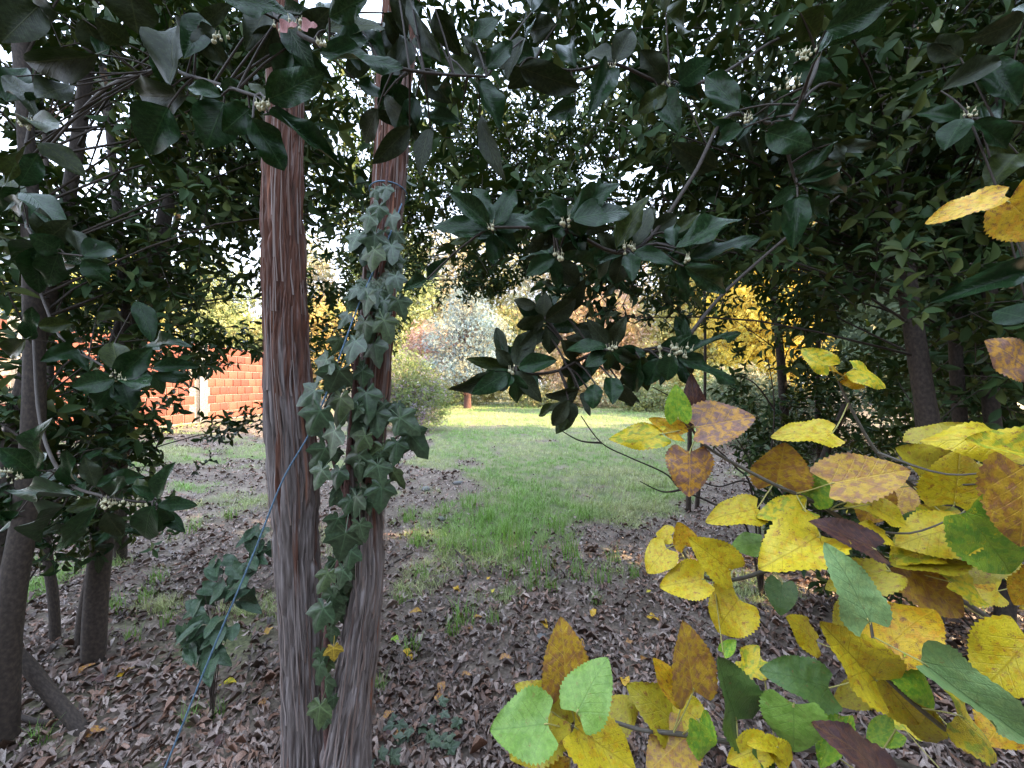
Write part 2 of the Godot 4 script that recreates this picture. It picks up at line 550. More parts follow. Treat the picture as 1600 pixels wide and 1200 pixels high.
# one hand laid branch of big leaves: node > leaf; leaves [bx,by,tx,ty,width px,depth,tint]
func near_branch(t: Node3D, path: Array, leaves: Array, buds: Array, extra: int, sd: int) -> void:
	rng.seed = sd
	var org := t.position
	var b := Buf.new()
	var pts := []
	for p in path: pts.append(p - org)
	tube(b, spline(pts, pts.size() * 5), 0.0052, 0.002, 7, Color.WHITE, 0.3)
	for l in leaves:      # the little twigs to the leaf bases
		var p0: Vector3 = at(l[0], l[1], l[5]) - org
		var best: Vector3 = pts[pts.size() - 1]
		for q in spline(pts, pts.size() * 5):
			if (q - p0).length() < (best - p0).length(): best = q
		if (best - p0).length() > 0.012:
			tube(b, spline([best, (best + p0) * 0.5 + Vector3(0, 0.006, 0), p0], 4), 0.0022, 0.0014, 5)
	var br := part("branch", done(b), M.twig, t)
	var all := leaves.duplicate()
	for k in extra:
		var l = leaves[rng.randi() % leaves.size()]
		var a := rr(0, TAU)
		var ln := rr(42, 74)
		all.append([l[0] + rr(-8, 8), l[1] + rr(-8, 8), l[0] + cos(a) * ln, l[1] + sin(a) * ln * 0.8, ln * 0.38, l[5] + rr(0.03, 0.1), rng.randi() % 4])
	for l in all:
		var d: float = l[5]
		var p := at(l[0], l[1], d)
		var q := at(l[2], l[3], d * rr(0.93, 1.09))
		var dir := q - p
		var to_cam := (Vector3(0, EYE, 0) - p).normalized()
		var nr := to_cam + Vector3(rr(-0.45, 0.45), rr(0.05, 0.9), rr(-0.1, 0.3))
		if l[6] == 3: nr = to_cam * 0.8 + Vector3(rr(-0.5, 0.5), rr(-0.5, 0.1), 0)
		var ln2 := dir.length()
		var wd: float = l[4] * d / F * 0.98
		part("leaf", L["laurel%d" % (rng.randi() % 5)], M["laurel_%d" % int(l[6])], br, Transform3D(leaf_basis(dir, nr, ln2, wd), p - org))
	if buds.size():
		var bb := Buf.new()
		for u in buds:
			for k in int(u[3]):
				var p2 := at(u[0] + rr(-1, 1) * u[4], u[1] + rr(-0.6, 0.6) * minf(u[4], 16.0), u[2] + rr(-0.015, 0.012)) - org
				ball(bb, p2, rr(0.0022, 0.0034))
				tube(bb, [p2, p2 + Vector3(rr(-0.004, 0.004), 0.009, 0)], 0.0006, 0.0006, 3)
		part("flower_buds", done(bb), M.bud, br).set_meta("kind", "stuff")

func ball(b: Buf, p: Vector3, r: float) -> void:
	var q := b.v.size()
	for i in 5:
		for j in 7:
			var a := PI * i / 4.0; var c := TAU * j / 6.0
			b.v.append(p + Vector3(sin(a) * cos(c), cos(a), sin(a) * sin(c)) * r)
			b.uv.append(Vector2(0, 0)); b.c.append(Color.WHITE)
	for i in 4:
		for j in 6:
			var e := q + i * 7 + j
			b.i.append_array([e, e + 1, e + 7, e + 1, e + 8, e + 7])

# a tree of the background
func far_tree(called: String, label: String, base: Vector3, h: float, trunk_r: float, crowns: Array, pal: Array, mesh: Mesh, size: float, sd: int, group: String, cat := "tree", droop := 0.0, bark := "far_bark", thick := 1.6) -> void:
	rng.seed = sd
	var t := thing(called, base, label, cat, group)
	var b := Buf.new()
	var top := Vector3(rr(-0.04, 0.04) * h, h * 0.85, 0)
	var path := spline([Vector3(0, -0.1, 0), Vector3(rr(-0.02, 0.02) * h, h * 0.3, 0), Vector3(rr(-0.03, 0.03) * h, h * 0.6, 0), top], 16)
	if trunk_r > 0.0: tube(b, path, trunk_r, trunk_r * 0.2, 10, Color.WHITE, 0.3)
	var where := []
	var cols := PackedColorArray()
	for c in crowns:
		var cl := int(c[2])
		for k in int(cl * thick):
			var v := rvec() * pow(rng.randf(), 0.35)
			var p: Vector3 = c[0] + v * c[1]
			if p.y < 0.1: continue
			var st: Vector3 = path[clampi(int((p.y * 0.7) / h * 16), 0, 16)]
			if k % 3 == 0: tube(b, spline([st, (st + p) * 0.5 + Vector3(0, h * 0.03, 0), p], 5), maxf(trunk_r * 0.16, 0.006), 0.004, 4)
			var tint: Color = pal[rng.randi() % pal.size()] * rr(0.75, 1.25)
			for j in 22:
				var q := p + rvec() * rr(0.1, 1.0) * size * 3.2
				if q.y < 0.05: continue
				var d := (rvec() + Vector3.DOWN * droop).normalized()
				where.append(Transform3D(leaf_basis(d, rvec() + Vector3.UP * 0.5, size * rr(0.7, 1.4), size * rr(0.6, 1.1)), q))
				cols.append(tint * rr(0.8, 1.2))
	part("trunk", done(b), M[bark], t)
	multi("crown", mesh, M.far_leaf, where, cols, t)

func spray(n: int, ln: float, w: float) -> ArrayMesh:
	# a sprig: n small leaves along a stalk, in a unit box
	var b := Buf.new()
	for k in n:
		var t := float(k) / maxf(n - 1, 1)
		var p := Vector3(0, t * 0.75, 0.04 * sin(t * 5.0))
		var s := 1.0 if k % 2 else -1.0
		var d := Vector3(s * 0.85, 0.55, rr(-0.3, 0.3)).normalized() * ln
		var a := d.cross(Vector3(0, 0, 1) + rvec() * 0.4).normalized() * w
		var q := b.v.size()
		b.v.append_array([p, p + d * 0.5 + a, p + d, p + d * 0.5 - a])
		for j in 4: b.uv.append(Vector2(0.5, 0.5))
		b.i.append_array([q, q + 1, q + 2, q, q + 2, q + 3])
	return commit(b.v, b.i, b.uv)

# ------------------------------------------------------------------ the shaggy trunks
func bark_trunk(pts: Array, rad: Array, sides: int, rows: int, sd: float) -> ArrayMesh:
	var b := Buf.new()
	var rv := []
	for r in rad: rv.append(Vector3(r, 0, 0))
	var path := spline(pts, rows)
	var rads := spline(rv, rows)
	for k in rows + 1:
		var p: Vector3 = path[k]
		for s in sides + 1:
			var a := TAU * (s % sides) / sides
			var tw := a + 0.22 * p.y + 0.14 * noise.get_noise_2d(p.y * 90.0 + sd, cos(a) * 20.0)
			var R: float = rads[k].x
			var cx := cos(tw) * R; var cz := sin(tw) * R
			var furrow := 1.0 - absf(noise.get_noise_3d(cx * 1500.0, p.y * 120.0 + sd, cz * 1500.0)) * 2.4
			var strip := noise.get_noise_3d(cx * 3600.0, p.y * 230.0 - sd, cz * 3600.0)
			var fibre := noise.get_noise_3d(cx * 9500.0, p.y * 240.0, cz * 9500.0 + sd)
			var big := soft.get_noise_3d(cx * 350.0, p.y * 45.0 + sd, cz * 350.0)
			var r := R * (1.0 + 0.13 * big + 0.13 * noise.get_noise_3d(cx * 700.0, p.y * 20.0 + sd, cz * 700.0)) - 0.014 * maxf(furrow, 0.0) * maxf(furrow, 0.0) + 0.0066 * strip + 0.0016 * fibre
			b.v.append(p + Vector3(cos(a) * r, 0, sin(a) * r))
			b.uv.append(Vector2(float(s) / sides, p.y))
			var red := Color(0.125, 0.05, 0.031)
			var grey := Color(0.205, 0.17, 0.16)
			var pale := Color(0.33, 0.285, 0.275)
			var dark := Color(0.045, 0.03, 0.025)
			var old := clampf(0.5 + (1.3 - p.y) * 0.85 + 1.1 * noise.get_noise_3d(cx * 1600.0, p.y * 40.0 + sd + 77.0, cz * 1600.0), 0, 1)
			var c := red.lerp(grey, smoothstep(0.25, 0.75, old))
			c = c.lerp(dark, clampf(-strip * 1.6 - 0.1, 0, 0.75))
			c = c.lerp(pale, clampf((strip + fibre * 0.8 - 0.2) * 2.2, 0, 0.8) * (0.35 + 0.65 * old))
			c = c.lerp(Color(0.33, 0.14, 0.08), clampf((noise.get_noise_3d(cx * 2000.0 + 50.0, p.y * 45.0, cz * 2000.0) - 0.36) * 4.0, 0, 0.8))
			b.c.append(c)
	for k in rows:
		for s in sides:
			var q := k * (sides + 1) + s
			b.i.append_array([q, q + sides + 1, q + 1, q + 1, q + sides + 1, q + sides + 2])
	return commit(b.v, b.i, b.uv, b.c)

func bark_strips(pts: Array, rad: Array, n: int, org: Vector3) -> ArrayMesh:
	var b := Buf.new()
	var path := spline(pts, 200)
	var rv := []
	for r in rad: rv.append(Vector3(r, 0, 0))
	var rads := spline(rv, 200)
	for k in n:
		var i0 := rng.randi_range(4, 150)
		var a0 := rr(0, TAU)
		var span := rng.randi_range(5, 26)
		var w := rr(0.0010, 0.0035)
		var lift := rr(0.001, 0.012)
		var q := b.v.size()
		var shade := Color(0.16, 0.09, 0.065).lerp(Color(0.34, 0.28, 0.26), rng.randf())
		for j in 7:
			var t := j / 6.0
			var ii := mini(i0 + int(span * t), 200)
			var a := a0 + 0.05 * sin(t * 4.0 + k)
			var r: float = rads[ii].x + 0.002 + lift * t * t
			var dir := Vector3(cos(a), 0, sin(a)); var ac := Vector3(-sin(a), 0, cos(a))
			var p: Vector3 = path[ii] + dir * r
			var ww := w * (1.0 - 0.7 * t)
			b.v.append(p - ac * ww); b.v.append(p + ac * ww)
			b.uv.append(Vector2(0, t)); b.uv.append(Vector2(1, t)); b.c.append(shade); b.c.append(shade)
		for j in 6:
			var e := q + j * 2
			b.i.append_array([e, e + 2, e + 1, e + 1, e + 2, e + 3])
	return commit(b.v, b.i, b.uv, b.c)

# ------------------------------------------------------------------ materials
func make_materials() -> void:
	M.grain = grain_texture(0.55, 1.0, 0.03)
	var lt := laurel_textures()
	var tints := [lin(0.046, 0.115, 0.044), lin(0.062, 0.138, 0.058), lin(0.088, 0.128, 0.03), lin(0.082, 0.108, 0.056)]
	for k in 4:
		var m := mat(tints[k], [0.30, 0.26, 0.36, 0.5][k], lt[0], lt[1], 0.0)
		m.normal_scale = 0.4
		m.metallic_specular = 0.3
		m.backlight_enabled = true
		m.backlight = lin(0.07, 0.12, 0.02)
		M["laurel_%d" % k] = m
	M.laurel_far = mat(Color.WHITE, 0.42, null, null, 0.0, true)
	M.laurel_far.metallic_specular = 0.22
	M.laurel_far.backlight_enabled = true
	M.laurel_far.backlight = lin(0.09, 0.13, 0.02)
	M.far_leaf = mat(Color.WHITE, 0.7, null, null, 0.0, true)
	M.far_leaf.backlight_enabled = true
	M.far_leaf.backlight = lin(0.16, 0.14, 0.04)
	M.dead = mat(Color.WHITE, 0.45, M.grain, null, 0.0, true)
	M.grass = mat(Color.WHITE, 0.55, null, null, 0.0, true)
	M.grass.backlight_enabled = true
	M.grass.backlight = lin(0.08, 0.12, 0.02)
	M.twig = mat(lin(0.075, 0.055, 0.04), 0.8, M.grain)
	M.bud = mat(lin(0.52, 0.48, 0.30), 0.5)
	M.laurel_bark = mat(lin(0.085, 0.062, 0.048), 0.85, M.grain)
	M.laurel_bark.uv1_scale = Vector3(1.0, 0.6, 1)
	M.far_bark = mat(lin(0.10, 0.075, 0.06), 0.9, M.grain)
	M.red_bark = mat(lin(0.20, 0.10, 0.085), 0.9, M.grain)
	M.bark = mat(Color.WHITE, 0.88, null, null, 0.0, true)
	# mulberry
	var mb := mulberry_bump()
	var yel := Color(0.88, 0.79, 0.15); var gold := Color(0.90, 0.66, 0.10); var grn := Color(0.52, 0.66, 0.28); var ylg := Color(0.66, 0.70, 0.16)
	var brn := Color(0.50, 0.31, 0.18); var pur := Color(0.33, 0.22, 0.22); var pale := Color(0.55, 0.68, 0.42)
	var defs := {
		"yellow": [yel, Color(0.72, 0.61, 0.10), Color(0.86, 0.71, 0.10), 0.35, brn, -0.12, 0.12, 0.1, 11.0],
		"lemon": [Color(0.90, 0.80, 0.14), Color(0.88, 0.84, 0.34), ylg, 0.45, brn, -0.1, 0.05, 0.1, 72.0],
		"gold": [Color(0.90, 0.74, 0.14), Color(0.84, 0.67, 0.15), Color(0.89, 0.66, 0.13), 0.4, brn, 0.02, 0.28, 0.4, 133.0],
		"brown": [Color(0.80, 0.64, 0.18), Color(0.86, 0.72, 0.28), Color(0.72, 0.52, 0.20), 0.45, Color(0.58, 0.40, 0.29), 0.42, 0.25, 0.2, 214.0],
		"russet": [Color(0.80, 0.58, 0.20), Color(0.85, 0.64, 0.24), Color(0.62, 0.44, 0.34), 0.5, Color(0.46, 0.34, 0.32), 0.55, 0.2, 0.2, 305.0],
		"purple": [Color(0.42, 0.27, 0.22), Color(0.55, 0.40, 0.22), pur, 0.6, Color(0.27, 0.18, 0.19), 0.55, 0.2, 0.0, 406.0],
		"olive": [Color(0.74, 0.68, 0.15), Color(0.74, 0.70, 0.25), Color(0.74, 0.66, 0.13), 0.5, brn, -0.02, 0.15, 0.1, 507.0],
		"green": [grn, Color(0.42, 0.55, 0.24), Color(0.46, 0.61, 0.23), 0.4, brn, -0.4, 0.0, 0.0, 608.0],
		"deep": [Color(0.36, 0.48, 0.22), Color(0.31, 0.42, 0.2), Color(0.31, 0.44, 0.19), 0.4, brn, -0.4, 0.0, 0.0, 668.0],
		"pale": [pale, Color(0.45, 0.57, 0.36), Color(0.58, 0.69, 0.42), 0.4, brn, -0.4, 0.0, 0.0, 709.0],
		"lime": [Color(0.60, 0.74, 0.20), Color(0.56, 0.68, 0.24), Color(0.46, 0.66, 0.18), 0.5, yel, -0.15, 0.15, 0.0, 810.0],
	}
	for k in defs:
		var d = defs[k]
		var m := mat(Color(0.9, 0.9, 0.9), 0.48, mulberry_texture(d[0], d[1], d[2], d[3], d[4], d[5], d[6], d[7], d[8]), mb)
		m.normal_scale = 0.7
		m.backlight_enabled = true
		m.backlight = d[0] * 0.35
		M["mul_" + k] = m
	var it := ivy_texture()
	M.ivy_0 = mat(lin(0.10, 0.175, 0.085), 0.38, it)
	M.ivy_1 = mat(lin(0.14, 0.225, 0.115), 0.42, it)
	M.ivy_2 = mat(lin(0.14, 0.21, 0.075), 0.5, it)
	M.ivy_3 = mat(lin(0.75, 0.50, 0.05), 0.5, it)
	M.brick0 = mat(lin(0.36, 0.115, 0.08), 0.9, M.grain)
	M.brick1 = mat(lin(0.42, 0.145, 0.10), 0.9, M.grain)
	M.brick2 = mat(lin(0.29, 0.09, 0.068), 0.9, M.grain)
	for k in 3:
		M["brick%d" % k].uv1_triplanar = true
		M["brick%d" % k].uv1_world_triplanar = true
		M["brick%d" % k].uv1_scale = Vector3(1.7, 1.7, 1.7)
	M.mortar = mat(lin(0.42, 0.37, 0.34), 0.95, M.grain)
	M.concrete = mat(lin(0.40, 0.39, 0.39), 0.9, M.grain)
	for k in ["mortar", "concrete"]:
		M[k].uv1_triplanar = true
		M[k].uv1_world_triplanar = true
	M.rope = mat(lin(0.12, 0.21, 0.31), 0.7)
	M.dry_twig = mat(lin(0.20, 0.16, 0.13), 0.8, null, null, 0.0, true)
	M.pink = mat(lin(0.50, 0.17, 0.14), 0.6, M.grain)
	M.shoot = mat(lin(0.22, 0.19, 0.15), 0.7, M.grain)
	M.stalk = mat(lin(0.42, 0.38, 0.12), 0.55)
	M.tuft = mat(lin(0.15, 0.30, 0.05), 0.5)
	M.tuft.backlight_enabled = true
	M.tuft.backlight = lin(0.08, 0.13, 0.02)
	M.seedling = mat(lin(0.12, 0.24, 0.12), 0.45, lt[0], lt[1])
	M.stone = mat(lin(0.34, 0.34, 0.33), 0.9, M.grain)

func make_leaf_meshes() -> void:
	rng.seed = 3
	for k in 5:
		L["laurel%d" % k] = blade(14, 6, sh_laurel, [0.2, 0.1, 0.28, 0.14, 0.06][k], [0.14, -0.1, 0.24, 0.08, 0.3][k], [0.10, 0.18, 0.14, 0.2, 0.09][k], 0.0, 0, 0.09, k)
	L.laurel_small = blade(4, 2, sh_small, 0.28, 0.12, 0.0, 0.0, 0, 0.0, 1)
	for k in 4:
		L["mul%d" % k] = blade(34, 8, sh_mulberry, [0.12, -0.08, 0.2, 0.05][k], [0.08, 0.16, -0.05, 0.2][k], [0.06, 0.11, 0.08, 0.13][k], 0.15, 17, 0.0, k, 0.14, 0.018)
	L.mul_lobed = blade(34, 8, sh_lobed, 0.15, 0.12, 0.14, 0.10, 17, 0.0, 5, 0.18, 0.018)
	for k in 4:
		L["ivy%d" % k] = ivy_mesh(k)
	L.litter0 = blade(6, 2, sh_litter, 0.3, 0.15, 0.1, 0, 0, 0, 1)
	L.litter1 = blade(6, 2, sh_litter, 0.45, 0.3, 0.3, 0, 0, 0, 2)
	L.litter2 = blade(6, 2, sh_litter, 0.7, -0.2, 0.2, 0, 0, 0, 3)
	L.litter3 = blade(6, 2, sh_litter, 0.15, 0.12, 0.3, 0, 0, 0, 4)
	L.spray = spray(7, 0.42, 0.11)
	L.needle = spray(12, 0.3, 0.05)

# ------------------------------------------------------------------ scene
func _ready() -> void:
	var cam := Camera3D.new()
	cam.position = Vector3(0, EYE, 0)
	cam.fov = rad_to_deg(2.0 * atan(600.0 / F))
	cam.near = 0.03
	cam.far = 600.0
	add_child(cam)
	cam.current = true
	var env := Environment.new()
	env.background_mode = Environment.BG_SKY
	var sky := Sky.new()
	var sm := ProceduralSkyMaterial.new()
	sm.sky_top_color = Color(0.78, 0.85, 0.96)
	sm.sky_horizon_color = Color(0.95, 0.96, 1.0)
	sm.sky_curve = 0.2
	sm.ground_bottom_color = Color(0.3, 0.28, 0.25)
	sm.ground_horizon_color = Color(0.7, 0.7, 0.7)
	sm.sun_angle_max = 1.0
	sky.sky_material = sm
	env.sky = sky
	env.tonemap_mode = Environment.TONE_MAPPER_LINEAR
	env.tonemap_exposure = 5.1
	env.fog_enabled = false
	env.fog_density = 0.002
	env.fog_light_color = Color(0.95, 0.94, 0.92)
	env.sdfgi_enabled = true
	env.ssao_enabled = true
	env.ssil_enabled = true
	var we := WorldEnvironment.new()
	we.environment = env
	add_child(we)
	var sun := DirectionalLight3D.new()
	sun.light_color = Color(1.0, 0.88, 0.70)
	sun.light_energy = 1.6
	sun.light_angular_distance = 0.5
	sun.shadow_enabled = true
	add_child(sun)
	sun.look_at_from_position(Vector3(9.0, 4.8, 2.2), Vector3.ZERO)

	noise.seed = 5; noise.frequency = 0.02; noise.fractal_octaves = 3
	soft.seed = 8; soft.frequency = 0.02; soft.fractal_octaves = 2
	make_materials()
	make_leaf_meshes()
	rng.seed = 21
	build_ground()
	build_litter()
	build_grass()
	build_wall()
	build_background()
	build_added_shade_hedge()
	build_cedar()
	build_laurels()
	build_mulberry()
	build_small_things()

func build_wall() -> void:
	rng.seed = 31
	var x0 := -9.5
	var y0 := 0.30
	var bw := 0.39; var bh := 0.262; var mj := 0.024
	var za := -6.6; var cols := 28; var rows := 9
	var t := thing("brick_wall", Vector3(x0, y0, za), "long garden wall of bare red hollow bricks with concrete posts", "wall")
	var box := BoxMesh.new()
	box.size = Vector3(0.16, rows * bh, cols * bw)
	part("mortar", box, M.mortar, t, Transform3D(Basis(), Vector3(-0.095, rows * bh * 0.5 + 0.06, -cols * bw * 0.5)))
	var fb := BoxMesh.new()
	fb.size = Vector3(0.3, 0.46, cols * bw + 0.1)
	part("footing", fb, M.concrete, t, Transform3D(Basis(), Vector3(-0.08, -0.17, -cols * bw * 0.5)))
	var meshes := []
	for k in 3:
		var bm := Buf.new()
		brick_shape(bm, Vector3(0.05, bh - mj, bw - mj), 0.008)
		meshes.append(done(bm))
	for r in rows:
		for c in cols:
			var off := 0.0 if r % 2 == 0 else bw * 0.5
			var z := -(c + 0.5) * bw - off + 0.1
			if z < -cols * bw: continue
			if absf(z + 5.2) < 0.3 or absf(z + 9.6) < 0.3 or absf(z + 0.9) < 0.3: continue
			part("brick", meshes[rng.randi() % 3], M["brick%d" % (rng.randi() % 3)], t, Transform3D(Basis(), Vector3(-0.02 + rr(-0.006, 0.006), r * bh + bh * 0.5 + 0.06, z)))
	for z in [-0.9, -5.2, -9.6]:
		var pm := Buf.new()
		brick_shape(pm, Vector3(0.26, rows * bh + 0.10, 0.34), 0.015)
		part("post", done(pm), M.concrete, t, Transform3D(Basis(), Vector3(-0.05, (rows * bh) * 0.5 + 0.09, z)))

func brick_shape(b: Buf, s: Vector3, ch: float) -> void:
	# a box with chamfered edges
	var q := b.v.size()
	var h := s * 0.5
	var st := SurfaceTool.new()
	var f := [[Vector3.RIGHT, Vector3.UP, Vector3.BACK], [Vector3.LEFT, Vector3.UP, Vector3.FORWARD], [Vector3.UP, Vector3.BACK, Vector3.RIGHT], [Vector3.DOWN, Vector3.FORWARD, Vector3.RIGHT], [Vector3.BACK, Vector3.UP, Vector3.LEFT], [Vector3.FORWARD, Vector3.UP, Vector3.RIGHT]]
	for e in f:
		var n: Vector3 = e[0]; var u: Vector3 = e[1]; var w: Vector3 = e[2]
		var hn := absf(n.dot(h)); var hu := absf(u.x) * h.x + absf(u.y) * h.y + absf(u.z) * h.z; var hw := absf(w.x) * h.x + absf(w.y) * h.y + absf(w.z) * h.z
		var k := b.v.size()
		for p in [[-1, -1], [1, -1], [1, 1], [-1, 1]]:
			b.v.append(n * hn + u * p[0] * (hu - ch) + w * p[1] * (hw - ch)); b.uv.append(Vector2(p[0], p[1])); b.c.append(Color.WHITE)
		b.i.append_array([k, k + 1, k + 2, k, k + 2, k + 3])
		for p in [[-1, -1], [1, -1], [1, 1], [-1, 1]]:
			b.v.append(n * (hn - ch) + u * p[0] * hu + w * p[1] * hw); b.uv.append(Vector2(p[0], p[1])); b.c.append(Color.WHITE)
		for j in 4:
			var j2 := (j + 1) % 4
			b.i.append_array([k + j, k + 4 + j, k + j2, k + j2, k + 4 + j, k + 4 + j2])

func build_background() -> void:
	var G := "sunlit trees beyond the lawn"
	var b := func(px: float, d: float) -> Vector3: return on_ground((px - 800.0) / F * d, -d)
	far_tree("blue_cedar", "blue grey cedar with drooping needles and reddish trunk beyond the lawn", b.call(730, 24), 7.5, 0.24,
		[[Vector3(0, 4.4, 0), Vector3(2.8, 1.9, 2.2), 230], [Vector3(0.2, 2.6, 0.6), Vector3(2.9, 1.2, 2.0), 150], [Vector3(0, 6.4, 0), Vector3(1.4, 1.4, 1.4), 70]],
		[Color(0.24, 0.33, 0.37), Color(0.30, 0.38, 0.40), Color(0.40, 0.38, 0.26), Color(0.2, 0.29, 0.3)], L.needle, 0.2, 101, G, "tree", 0.5, "red_bark")
	far_tree("pink_tree", "small tree with dusty pink autumn leaves behind the flowering shrub", b.call(672, 27), 5.6, 0.14,
		[[Vector3(0, 3.8, 0), Vector3(1.7, 1.8, 1.6), 150]], [Color(0.48, 0.27, 0.24), Color(0.52, 0.34, 0.3), Color(0.42, 0.3, 0.2)], L.spray, 0.2, 102, G)
	far_tree("flowering_shrub", "loose green shrub with small mauve flowers at the lawn's left edge", b.call(636, 12.5), 2.3, 0.03,
		[[Vector3(0, 1.35, 0), Vector3(1.05, 1.2, 0.9), 230], [Vector3(0.7, 0.9, 0.3), Vector3(0.8, 0.9, 0.6), 110], [Vector3(-0.4, 0.7, 0.3), Vector3(0.8, 0.7, 0.6), 90]],
		[Color(0.13, 0.2, 0.05), Color(0.2, 0.26, 0.07), Color(0.26, 0.3, 0.08), Color(0.15, 0.2, 0.09), Color(0.36, 0.27, 0.36)], L.needle, 0.1, 103, "shrubs round the lawn", "shrub")
	far_tree("ochre_tree", "broad tree with salmon and ochre autumn leaves across the lawn", b.call(930, 27), 8.5, 0.25,
		[[Vector3(0, 5.4, 0), Vector3(3.8, 2.8, 2.6), 330], [Vector3(-1.2, 2.6, 0.8), Vector3(3.2, 1.8, 2.0), 190], [Vector3(2.4, 2.6, 0.8), Vector3(2.4, 1.8, 2.0), 140]],
		[Color(0.50, 0.30, 0.17), Color(0.55, 0.40, 0.20), Color(0.50, 0.34, 0.26), Color(0.42, 0.36, 0.14)], L.spray, 0.23, 104, G)
	far_tree("yellow_tree", "bright yellow autumn tree in full sun on the lawn's right side", b.call(1190, 19), 7.5, 0.2,
		[[Vector3(0, 4.8, 0), Vector3(2.9, 2.5, 2.2), 300], [Vector3(0.3, 2.4, 0.5), Vector3(2.6, 1.6, 2.0), 170]],
		[Color(0.66, 0.48, 0.05), Color(0.72, 0.56, 0.08), Color(0.58, 0.42, 0.06), Color(0.44, 0.40, 0.07)], L.spray, 0.19, 105, G)
	far_tree("yellow_tree", "tall yellow green poplar rising behind the bright yellow tree", b.call(1240, 25), 17.0, 0.25,
		[[Vector3(0, 11.5, 0), Vector3(2.6, 5.2, 2.4), 330], [Vector3(-1.0, 7.0, 0.5), Vector3(2.6, 3.0, 2.0), 180]],
		[Color(0.52, 0.40, 0.10), Color(0.58, 0.42, 0.14), Color(0.34, 0.34, 0.08)], L.spray, 0.26, 106, G)
	far_tree("far_tree", "olive green tree standing behind the blue grey cedar", b.call(800, 36), 9.0, 0.25,
		[[Vector3(0, 5.0, 0), Vector3(5.0, 3.6, 2.6), 330]], [Color(0.2, 0.24, 0.08), Color(0.3, 0.3, 0.1), Color(0.4, 0.3, 0.12)], L.spray, 0.3, 107, G)
	far_tree("far_tree", "yellowing tree behind the ochre tree at the garden's end", b.call(1060, 34), 9.5, 0.25,
		[[Vector3(0, 5.0, 0), Vector3(4.8, 4.0, 2.6), 330]], [Color(0.45, 0.4, 0.1), Color(0.36, 0.34, 0.1), Color(0.5, 0.36, 0.14)], L.spray, 0.3, 108, G)
	far_tree("far_tree", "golden leaved tree seen between the two shaggy trunks", b.call(520, 25), 7.0, 0.2,
		[[Vector3(0, 4.4, 0), Vector3(2.8, 2.4, 2.2), 230], [Vector3(0.3, 2.0, 0.5), Vector3(2.4, 1.4, 2.0), 120]], [Color(0.5, 0.38, 0.12), Color(0.3, 0.3, 0.08), Color(0.52, 0.32, 0.12)], L.spray, 0.24, 109, G)
	far_tree("far_tree", "yellow green tree rising behind the brick wall", b.call(90, 17), 6.4, 0.2,
		[[Vector3(0, 4.4, 0), Vector3(2.6, 1.9, 2.0), 200]], [Color(0.36, 0.36, 0.08), Color(0.46, 0.4, 0.1), Color(0.2, 0.24, 0.06)], L.spray, 0.2, 110, G)
	far_tree("far_tree", "dull green tree behind the far end of the brick wall", b.call(400, 26), 5.6, 0.2,
		[[Vector3(0, 3.6, 0), Vector3(2.6, 1.9, 2.0), 220]], [Color(0.25, 0.28, 0.08), Color(0.4, 0.34, 0.12), Color(0.16, 0.2, 0.06)], L.spray, 0.22, 111, G)
	far_tree("far_tree", "dark green tree in the corner behind the tall poplar", b.call(1390, 22), 8.0, 0.22,
		[[Vector3(0, 4.2, 0), Vector3(3.4, 3.6, 2.2), 300]], [Color(0.12, 0.16, 0.05), Color(0.2, 0.22, 0.07), Color(0.34, 0.3, 0.08)], L.spray, 0.24, 112, G)
	# shrubs along the lawn's right and far edge
	far_tree("hedge_shrub", "grey green shrub low on the lawn under the ochre tree", b.call(1010, 21), 1.7, 0.03,
		[[Vector3(0, 0.8, 0), Vector3(2.2, 0.8, 0.8), 130]], [Color(0.2, 0.26, 0.1), Color(0.28, 0.3, 0.16), Color(0.36, 0.36, 0.1)], L.spray, 0.14, 113, "shrubs round the lawn", "shrub")
	far_tree("hedge_shrub", "silvery green shrub leaning over the lawn's right edge", b.call(1165, 9.5), 1.9, 0.03,
		[[Vector3(0, 0.9, 0), Vector3(1.1, 0.9, 0.9), 170]], [Color(0.13, 0.17, 0.08), Color(0.2, 0.22, 0.12), Color(0.1, 0.14, 0.06)], L.spray, 0.085, 114, "shrubs round the lawn", "shrub")
	far_tree("hedge_shrub", "dark leafy shrub at the foot of the right hedge", b.call(1240, 6.2), 1.5, 0.02,
		[[Vector3(0.1, 0.8, 0), Vector3(0.75, 0.75, 0.7), 170]], [Color(0.06, 0.09, 0.04), Color(0.09, 0.12, 0.05), Color(0.12, 0.14, 0.08)], L.spray, 0.06, 115, "shrubs round the lawn", "shrub")
	far_tree("hedge_shrub", "olive shrub in front of the blue grey cedar", b.call(850, 25), 1.5, 0.03,
		[[Vector3(0, 0.7, 0), Vector3(2.6, 0.8, 0.8), 130]], [Color(0.26, 0.3, 0.1), Color(0.4, 0.36, 0.14), Color(0.3, 0.3, 0.2)], L.spray, 0.15, 116, "shrubs round the lawn", "shrub")
	var row := [[610, 33, 15.0, 0], [690, 38, 17.0, 1], [770, 42, 19.0, 2], [860, 38, 18.0, 1], [960, 36, 15.0, 3], [1070, 33, 15.0, 2], [1160, 36, 17.0, 3], [1330, 30, 14.0, 1], [1450, 28, 13.0, 0], [330, 34, 12.0, 0], [200, 30, 12.0, 2], [470, 36, 15.0, 1]]
	var pals := [[Color(0.2, 0.26, 0.1), Color(0.3, 0.32, 0.13)], [Color(0.36, 0.38, 0.24), Color(0.46, 0.38, 0.24)], [Color(0.48, 0.4, 0.14), Color(0.36, 0.36, 0.12)], [Color(0.52, 0.37, 0.22), Color(0.56, 0.4, 0.28), Color(0.46, 0.36, 0.13)]]
	var words := ["green", "grey olive", "yellow olive", "rusty pink"]
